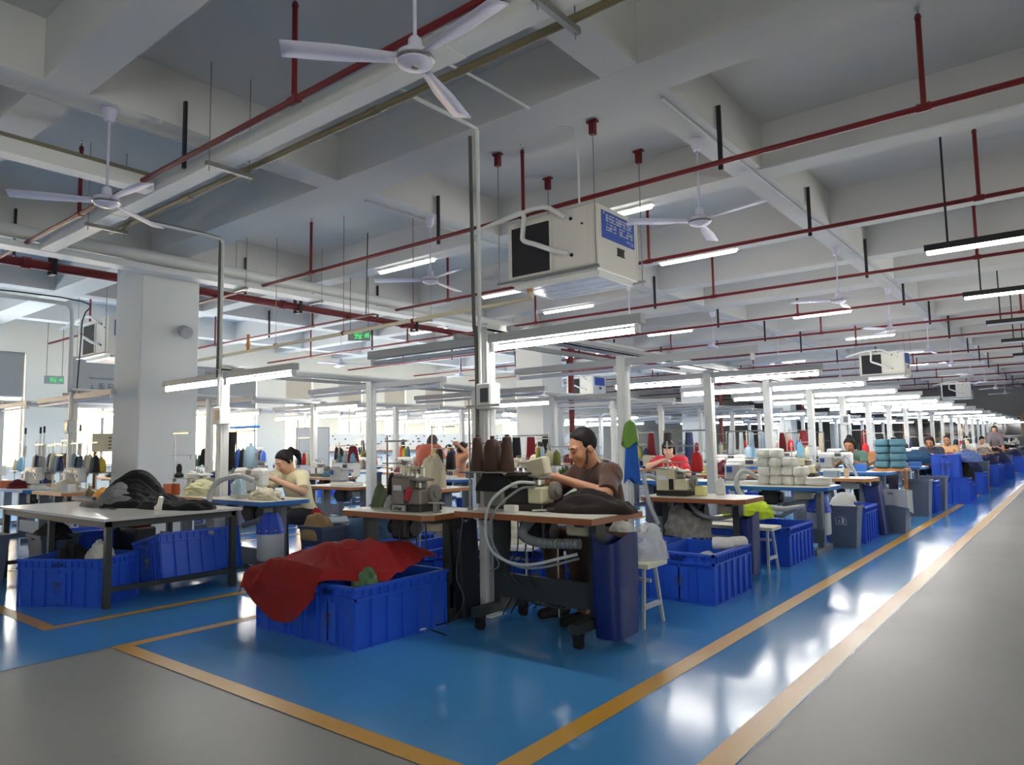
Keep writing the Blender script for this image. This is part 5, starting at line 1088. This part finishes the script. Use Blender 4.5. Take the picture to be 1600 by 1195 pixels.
# ------------------------------------------------------------------ people: one continuous skinned surface each, clothes and hair as children
class Field:
    def __init__(s, lo, hi, res):
        s.lo = np.array(lo, float); s.res = res; s.n = (np.ceil((np.array(hi) - s.lo) / res)).astype(int) + 1
        s.ax = [s.lo[i] + res * np.arange(s.n[i]) for i in range(3)]; s.F = np.full(s.n, 9., np.float32)
    def sub(s, lo, hi):
        a = np.maximum(0, np.floor((np.array(lo) - s.lo) / s.res).astype(int)); b = np.minimum(s.n, np.ceil((np.array(hi) - s.lo) / s.res).astype(int) + 1)
        sl = tuple(slice(a[i], max(a[i], b[i])) for i in range(3))
        return sl, s.ax[0][sl[0]][:, None, None], s.ax[1][sl[1]][None, :, None], s.ax[2][sl[2]][None, None, :]
    def merge(s, sl, d, k):
        f = s.F[sl]
        if k <= 0: s.F[sl] = np.minimum(f, d); return
        h = np.clip(.5 + .5 * (f - d) / k, 0, 1); s.F[sl] = np.where(f > 8, d, f * (1 - h) + d * h - k * h * (1 - h))
    def cone(s, a, b, ra, rb=None, k=.02, flat=False, grow=0):
        rb = ra if rb is None else rb; ra += grow; rb += grow
        a = np.array(a, float); b = np.array(b, float); m = max(ra, rb) + k + 3 * s.res
        sl, X, Y, Z = s.sub(np.minimum(a, b) - m, np.maximum(a, b) + m); v = b - a; L2 = max(1e-9, v @ v)
        t0 = ((X - a[0]) * v[0] + (Y - a[1]) * v[1] + (Z - a[2]) * v[2]) / L2; t = np.clip(t0, 0, 1)
        d = np.sqrt((X - a[0] - t * v[0]) ** 2 + (Y - a[1] - t * v[1]) ** 2 + (Z - a[2] - t * v[2]) ** 2) - (ra + (rb - ra) * t)
        if flat: d = np.maximum(d, (t0 - 1) * math.sqrt(L2))
        s.merge(sl, d, k)
    def ell(s, c, r, M=None, k=.02, grow=0, cut=None, neg=False):
        c = np.array(c, float); r = np.array(r, float) + grow; m = r.max() + k + 3 * s.res
        sl, X, Y, Z = s.sub(c - m, c + m); x, y, z = X - c[0], Y - c[1], Z - c[2]
        if M is not None:
            M = np.array(M); p = (M[0, 0] * x + M[1, 0] * y + M[2, 0] * z, M[0, 1] * x + M[1, 1] * y + M[2, 1] * z, M[0, 2] * x + M[1, 2] * y + M[2, 2] * z)
        else: p = (x + 0 * y + 0 * z, y + 0 * x + 0 * z, z + 0 * x + 0 * y)
        k0 = np.sqrt((p[0] / r[0]) ** 2 + (p[1] / r[1]) ** 2 + (p[2] / r[2]) ** 2); k1 = np.sqrt((p[0] / r[0] ** 2) ** 2 + (p[1] / r[1] ** 2) ** 2 + (p[2] / r[2] ** 2) ** 2) + 1e-6
        d = k0 * (k0 - 1) / k1
        for q in (cut or []): d = np.maximum(d, q[0] * p[0] + q[1] * p[1] + q[2] * p[2] + q[3])
        if neg: s.F[sl] = np.maximum(s.F[sl], -d)
        else: s.merge(sl, d, k)
    def mesh(s, name, m, wob=0., seed=0):      # surface nets
        F = s.F; ins = F < 0; c = np.zeros(np.array(F.shape) - 1, int)
        for dx in (0, 1):
            for dy in (0, 1):
                for dz in (0, 1): c += ins[dx:F.shape[0] - 1 + dx, dy:F.shape[1] - 1 + dy, dz:F.shape[2] - 1 + dz]
        act = np.argwhere((c > 0) & (c < 8))
        if len(act) == 0: return None
        idx = -np.ones(c.shape, int); idx[tuple(act.T)] = np.arange(len(act))
        P = np.zeros((len(act), 3)); W = np.zeros(len(act))
        C8 = [(i, j, k) for i in (0, 1) for j in (0, 1) for k in (0, 1)]
        val = {q: F[act[:, 0] + q[0], act[:, 1] + q[1], act[:, 2] + q[2]] for q in C8}
        for a in C8:
            for ax in range(3):
                if a[ax] == 0:
                    b = list(a); b[ax] = 1; b = tuple(b); va, vb = val[a], val[b]; x = (va < 0) != (vb < 0)
                    t = np.where(x, va / np.where(np.abs(va - vb) < 1e-9, 1, va - vb), 0)
                    p = np.repeat(np.array(a, float)[None], len(act), 0); p[:, ax] = t; P[x] += p[x]; W[x] += 1
        V = (act + P / W[:, None]) * s.res + s.lo
        faces = []
        for ax in range(3):
            u, v = (ax + 1) % 3, (ax + 2) % 3
            A = [slice(None)] * 3; B = [slice(None)] * 3; A[ax] = slice(0, -1); B[ax] = slice(1, None)
            ch = np.argwhere(ins[tuple(A)] != ins[tuple(B)]); ch = ch[(ch[:, u] > 0) & (ch[:, v] > 0) & (ch[:, u] < c.shape[u]) & (ch[:, v] < c.shape[v])]
            e = np.zeros(3, int); e[u] = 1; g = np.zeros(3, int); g[v] = 1
            q = np.stack([idx[tuple((ch - e - g).T)], idx[tuple((ch - g).T)], idx[tuple(ch.T)], idx[tuple((ch - e).T)]], 1)
            fl = ins[tuple(ch.T)]; q[~fl] = q[~fl][:, ::-1]; faces.append(q)
        Q = np.concatenate(faces)
        if wob: # soft cloth creases
            for i in range(len(V)):
                p = Vector(V[i]); n_ = 1 - 2 * abs(noise.noise(Vector((p.x * 9 + seed, p.y * 9 + p.z * 6, p.z * 5)))); V[i] += (V[i] - np.array([0, V[i][1], V[i][2]])) * n_ * wob
        me = bpy.data.meshes.new(name); me.from_pydata(V.tolist(), [], Q.tolist()); me.materials.append(m)
        me.polygons.foreach_set('use_smooth', [True] * len(Q)); me.update(); return me
def rotx(a): c, s = math.cos(a), math.sin(a); return np.array([[1, 0, 0], [0, c, -s], [0, s, c]])
def rotz(a): c, s = math.cos(a), math.sin(a); return np.array([[c, -s, 0], [s, c, 0], [0, 0, 1]])
def unit(v): v = np.array(v, float); return v / np.linalg.norm(v)
def hand(F, w, d, n, side, curl=.6):
    # w wrist, d pointing direction, n palm normal (fingers curl toward it)
    w = np.array(w, float); d = unit(d); n = unit(np.array(n) - d * np.dot(n, d)); l = np.cross(d, n) * side
    F.cone(w, w + d * .035, .026, .03, .015); K = w + d * .085
    for i in range(4):
        F.cone(w + d * .03 + l * (i - 1.5) * .012, K + l * (i - 1.5) * .021, .015, .0125, .008)
    for i, L in enumerate((.068, .078, .072, .056)):
        p = K + l * (i - 1.5) * .021; a = curl * .6
        for sgm, f in enumerate((.42, .33, .25)):
            dd = d * math.cos(a) + n * math.sin(a); q = p + dd * L * f * 1.15; F.cone(p, q, .0098 - .001 * sgm, .0092 - .001 * sgm, .004); p = q; a += curl * .8
    p = w + d * .03 + l * -.03; q = p + (d * .6 - l * .65 + n * .35) * .042; F.cone(p, q, .015, .0125, .01); r = q + (d * .85 - l * .1 + n * .45) * .034; F.cone(q, r, .0115, .009, .005)
M_LIP = mat('lip_tone', (150, 88, 76), .6); M_EYE = mat('dark_eye', (26, 20, 18), .4)
SKINS = {}
def person(label, x, y, rz, shirt, pants, skin=(200, 152, 120), hair='short', haircol=(24, 21, 21), seat=.5, lean=.3, nod=.45, turn=0., arms=None, res=.012, legs=True, stand=False, s=1., extra=None, sleeve=.75, face=True):
    t = thing('person', label, 'person', (x, y, 0), rz, 'workers'); t.scale = (s, s, s)
    sm = mat('skin_%d_%d_%d' % skin, skin, .55, var=.06, scale=8); cm = mat('shirt_%d_%d_%d' % shirt, shirt, .9, var=.12, scale=5, sheen=.2); pm = mat('pants_%d_%d_%d' % pants, pants, .9)
    hm = mat('hair_%d_%d_%d' % haircol, haircol, .62, var=.3, scale=30, spec=.25)
    hz = seat + .09 if not stand else .92
    hip = np.array([0, 0, hz]); sp = np.array([0, -math.sin(lean), math.cos(lean)])
    ch = hip + sp * .34; nb = hip + sp * .5 + np.array([0, -.01, 0]); M = rotx(lean)
    hd = nb + np.array([0, -math.sin(lean + .25), math.cos(lean + .25)]) * .135 + np.array([0, -.025, .02])
    HM = rotz(turn) @ rotx(nod)
    S_ = [nb + M @ np.array([q * .17, .0, -.045]) for q in (-1, 1)]
    if arms is None: arms = [((-.25, -.3, .83), (-.08, -.47, .93)), ((.25, -.3, .83), (.09, -.47, .93))]
    lo, hi = np.array([-.5, -.95, 0.]), np.array([.5, .4, hz + 1.0])
    B = Field(lo, hi, res)
    def torso(F, g, low=True):
        F.ell(hip + np.array([0, .0, -.0]), (.165, .125, .12), None, .05, g); F.ell(hip + sp * .17, (.15, .112, .19), M, .06, g); F.ell(ch, (.172, .118, .175), M, .06, g)
        for q in S_: F.cone(ch + sp * .09, q, .075, .062, .05, grow=g)
    torso(B, 0.)
    B.cone(nb - sp * .03, hd + HM @ np.array([0, .02, -.06]), .058, .052, .03)
    for i, q in enumerate(S_):
        e, w_ = (np.array(v, float) for v in arms[i][:2]); B.cone(q, e, .052, .042, .03); B.cone(e, w_, .042, .026, .025)
        hd_ = unit(w_ - e); dirn = arms[i][2] if len(arms[i]) > 2 else hd_ + np.array([0, -.2, -.25]); nn = arms[i][3] if len(arms[i]) > 3 else (0, -.2, -1.)
        hand(B, w_, dirn, nn, -1 if i == 0 else 1)
    if stand: kn = [(q * .1, -.02, .48) for q in (-1, 1)]; an = [(q * .1, .02, .08) for q in (-1, 1)]
    else: kn = [(q * .15, -.42, hz + .0) for q in (-1, 1)]; an = [(q * .13, -.36, .09) for q in (-1, 1)]
    if legs:
        for q, k_, a_ in zip((-1, 1), kn, an):
            B.cone(hip + np.array([q * .09, -.02, -.02]), k_, .085, .062, .04); B.cone(k_, a_, .06, .04, .03); B.cone(np.array(a_) + (0, .03, -.05), np.array(a_) + (0, -.14, -.06), .04, .034, .02)
    # head
    def H(p): return hd + HM @ np.array(p)
    B.ell(H((0, .012, .035)), (.076, .096, .088), HM, .02); B.ell(H((0, -.028, -.03)), (.064, .07, .088), HM, .03); B.ell(H((0, -.062, -.098)), (.03, .026, .024), HM, .03)
    for q in (-1, 1):
        B.ell(H((q * .036, -.064, -.03)), (.03, .03, .032), HM, .02); B.ell(H((q * .078, .018, -.012)), (.011, .022, .032), HM, .008)
        B.cone(H((q * .018, -.084, .028)), H((q * .05, -.072, .028)), .012, .011, .015)
    B.cone(H((0, -.096, .012)), H((0, -.114, -.026)), .009, .0135, .012); B.ell(H((0, -.096, -.03)), (.02, .014, .011), HM, .01)
    B.ell(H((0, -.09, -.062)), (.024, .014, .011), HM, .012)
    body = link('body', B.mesh('body', sm), t)
    # face details
    if face:
        for q in (-1, 1):
            ob('eye', MB().tube([Vector(H((q * (.018 + .028 * k / 4), -.0945 + .012 * (k / 4) ** 2, .002 - .004 * math.sin(k / 4 * PI)))) for k in range(5)], .003, 5), M_EYE, t)
            ob('eyebrow', MB().tube([Vector(H((q * (.014 + .036 * k / 4), -.0955 + .017 * (k / 4) ** 2, .03 + .004 * math.sin(k / 4 * PI)))) for k in range(5)], .0042, 5), hm, t)
        ob('mouth', MB().tube([Vector(H(((k / 4 - 1) * .024, -.1015 + .008 * (k / 4 - 1) ** 2, -.063))) for k in range(9)], .003, 5), M_LIP, t)
    # hair
    A = Field(hd - .34, hd + .2, min(res, .008))
    if hair == 'short':
        A.ell(H((0, .016, .04)), (.084, .104, .096), HM, .01, cut=[(0, -.75, -.66, -.012)]); A.ell(H((0, .02, .085)), (.07, .08, .06), HM, .02, cut=[(0, -.8, -.2, -.045)])
        for q in (-1, 1): A.ell(H((q * .07, .01, .03)), (.014, .03, .035), HM, .01)
    elif hair == 'buzz': A.ell(H((0, .016, .038)), (.08, .1, .093), HM, .01, cut=[(0, -.75, -.66, -.02)])
    else:
        A.ell(H((0, .018, .036)), (.087, .108, .1), HM, .01, cut=[(0, -.8, -.6, (-.038 if hair != 'bangs' else -.05))])
        for q in (-1, 1): A.cone(H((q * .076, .0, .05)), H((q * .08, .01, -.02 if hair == 'pony' else -.08)), .018, .014 if hair == 'pony' else .018, .02)
        if hair == 'bangs': A.cone(H((-.05, -.08, .06)), H((.05, -.08, .06)), .024, .024, .02); A.cone(H((0, -.085, .07)), H((0, -.098, .035)), .022, .014, .02)
        if hair in ('bob', 'bangs'): A.ell(H((0, .06, -.03)), (.085, .06, .09), HM, .03)
        if hair == 'pony':
            A.cone(H((0, .1, .06)), H((0, .135, .075)), .024, .03, .02); A.cone(H((0, .135, .075)), H((0, .175, .0)), .034, .036, .02); A.cone(H((0, .175, .0)), H((0, .17, -.12)), .036, .014, .02)
        if hair == 'bun': A.ell(H((0, .06, .13)), (.045, .045, .04), HM, .02); A.ell(H((0, .07, -.02)), (.06, .05, .06), HM, .03)
    hmsh = A.mesh('hair', hm)
    if hmsh: link('hair', hmsh, t)
    # shirt
    T = Field(lo, hi, res); torso(T, .014)
    for i, q in enumerate(S_):
        e = np.array(arms[i][0], float); T.cone(q, q + (e - q) * sleeve, .066, .066, .04, flat=True)
    T.ell(nb + np.array([0, -.01, .055]), (.075, .07, .06), None, 0, neg=True)
    link('shirt', T.mesh('shirt', cm, wob=.035, seed=x), t)
    if legs:
        Pn = Field(lo, hi, res)
        Pn.ell(hip + np.array([0, .0, -.02]), (.178, .138, .13), None, .04)
        for q, k_, a_ in zip((-1, 1), kn, an):
            Pn.cone(hip + np.array([q * .09, -.02, -.02]), k_, .1, .078, .05); Pn.cone(k_, k_ + (np.array(a_) - k_) * .92, .077, .06, .03, flat=True)
        link('trousers', Pn.mesh('trousers', pm, wob=.02, seed=3 + x), t)
        for q, a_ in zip((-1, 1), an):
            Sh = Field(np.array(a_) - (.1, .25, .1), np.array(a_) + (.1, .12, .1), .01); Sh.cone(np.array(a_) + (0, .03, -.045), np.array(a_) + (0, -.15, -.055), .046, .04, .02); Sh.F = np.maximum(Sh.F, (.004 - Sh.ax[2])[None, None, :].astype(np.float32))
            link('shoe', Sh.mesh('shoe', M_RUBBER), t)
    return t, H, hd
BRN = (70, 46, 38)
man, H, hd = person('middle-aged man in a brown T-shirt sewing at the front table', -2.9, 4.85, R_(-20), (76, 48, 38), (74, 54, 48), skin=(190, 136, 104), hair='short', seat=.45, lean=.26, nod=.38, turn=-.28, res=.0075, s=1.09,
    arms=[((-.3, -.26, .86), (-.17, -.46, .95), (.35, -.8, -.1), (.2, .1, -1)), ((.3, -.28, .86), (-.03, -.44, .965), (-.75, -.55, .05), (0, -.2, -1))], sleeve=.95)
ob('earphone', MB().tube(bez([Vector(H((.084, .0, -.005))), Vector(H((.092, -.02, -.02))), Vector(H((.088, -.03, -.06))), Vector(H((.08, -.05, -.1)))], 5), .006, 6), M_BLACK, man)
ob('lanyard', MB().tube(bez([Vector(hd) + Vector((.09, .06, -.1)), Vector(hd) + Vector((.1, -.02, -.16)), Vector(hd) + Vector((.08, -.1, -.24)), Vector(hd) + Vector((.04, -.1, -.36))], 5), .006, 6), M_BLACK, man)
spread('dark_garment', -2.74, 4.22, Fz, .4, .19, .1, mat('dark_brown_knit', (34, 26, 24), .95, var=.2), 'dark brown garment lying before the man on the front table', 91, ang=.25, bumps=((.05, .03, .16, .05),), n=72)
heap('wine_garment', -3.0, 4.22, Fz + .06, (.07, .06, .12), mat('wine_knit', (104, 28, 56), .9), 'wine coloured cloth under the man\'s hands', 92, 'garment', n=16)
heap('white_garment', -2.66, 4.6, .66, (.08, .07, .07), mat('white_knit', (206, 204, 200), .9), 'white cloth on the lap of the man in brown', 93, 'garment', n=20)
person('woman in a pale yellow T-shirt with a ponytail', -7.08, 5.0, 0, (236, 226, 184), (28, 28, 34), skin=(214, 168, 138), hair='pony', lean=.34, nod=.55, turn=-.1, res=.0095, seat=.46,
    arms=[((-.28, -.34, .86), (-.1, -.44, 1.0)), ((.3, -.24, .82), (.02, -.46, .98))], sleeve=.8)
person('woman in a red T-shirt with a fringe facing the camera', -4.8, 9.86, R_(14), (196, 32, 52), (40, 40, 50), skin=(224, 178, 150), hair='bangs', lean=.3, nod=.3, turn=.1, arms=[((-.3, -.28, .95), (-.06, -.36, 1.04)), ((.28, -.3, .84), (.12, -.46, .93))], res=.011)
person('person in a salmon T-shirt standing bent with the back turned', -9.38, 9.1, R_(200), (206, 108, 84), (60, 60, 70), hair='bob', haircol=(66, 58, 54), lean=.75, nod=.6, stand=True, face=False, arms=[((-.3, -.5, .95), (-.2, -.7, .86)), ((.3, -.5, .95), (.2, -.7, .86))])
person('woman in a peach top with her arms raised to her head', -9.85, 10.6, R_(150), (226, 160, 120), (80, 110, 160), hair='bob', haircol=(50, 42, 38), seat=.5, lean=.05, nod=.4, face=False, arms=[((-.32, -.12, 1.12), (-.12, .02, 1.3), (.4, .3, .6)), ((.32, -.12, 1.12), (.12, .02, 1.3), (-.4, .3, .6))])
person('woman in a green T-shirt with tied hair at her machine', -3.15, 13.75, R_(-6), (84, 116, 104), (40, 44, 56), skin=(184, 130, 98), hair='bun', lean=.32, nod=.45)
person('person in an orange tan top behind the woman in green', -2.95, 15.0, R_(10), (206, 142, 96), (50, 50, 60), skin=(206, 152, 116), hair='short', lean=.5, nod=.6, face=False)
person('person in a dark blue shirt before the teal cloth pile', -2.62, 18.5, R_(-4), (58, 66, 86), (40, 44, 56), skin=(176, 124, 94), hair='bob', haircol=(40, 28, 24), lean=.3, nod=.45)
person('man in a tan shirt behind the person in dark blue', -2.6, 20.75, 0, (214, 170, 124), (60, 60, 66), skin=(190, 138, 104), hair='buzz', lean=.15, nod=.25)
person('left of the two distant workers in white', -2.75, 27.3, R_(-30), (230, 230, 228), (50, 50, 60), hair='short', lean=.35, nod=.5, res=.015, face=False)
person('right of the two distant workers in white', -2.75, 29.1, R_(25), (234, 232, 228), (50, 50, 60), hair='short', lean=.4, nod=.5, res=.015, face=False)
person('distant worker with curly dark hair standing near the end of the row', -2.45, 31.5, 0, (120, 110, 116), (50, 50, 60), hair='bob', stand=True, lean=.1, nod=.2, res=.016, face=False)
person('worker in black seen behind the man in brown', -4.9, 7.9, R_(10), (40, 36, 38), (40, 40, 44), hair='short', lean=.35, nod=.5, res=.014, face=False)
person('worker in a pale shirt far behind the worn grey overlock', -8.3, 11.45, R_(10), (214, 206, 176), (50, 50, 60), hair='short', lean=.3, nod=.4, res=.014, face=False)
person('worker with dark hair by the pegboard wall', -11.15, 11.35, R_(30), (200, 196, 190), (50, 50, 60), hair='bob', lean=.3, nod=.4, res=.016, face=False)
person('worker in pink by the window side rows', -12.65, 13.5, R_(0), (206, 120, 130), (50, 50, 60), hair='bob', lean=.3, nod=.4, res=.016, face=False)
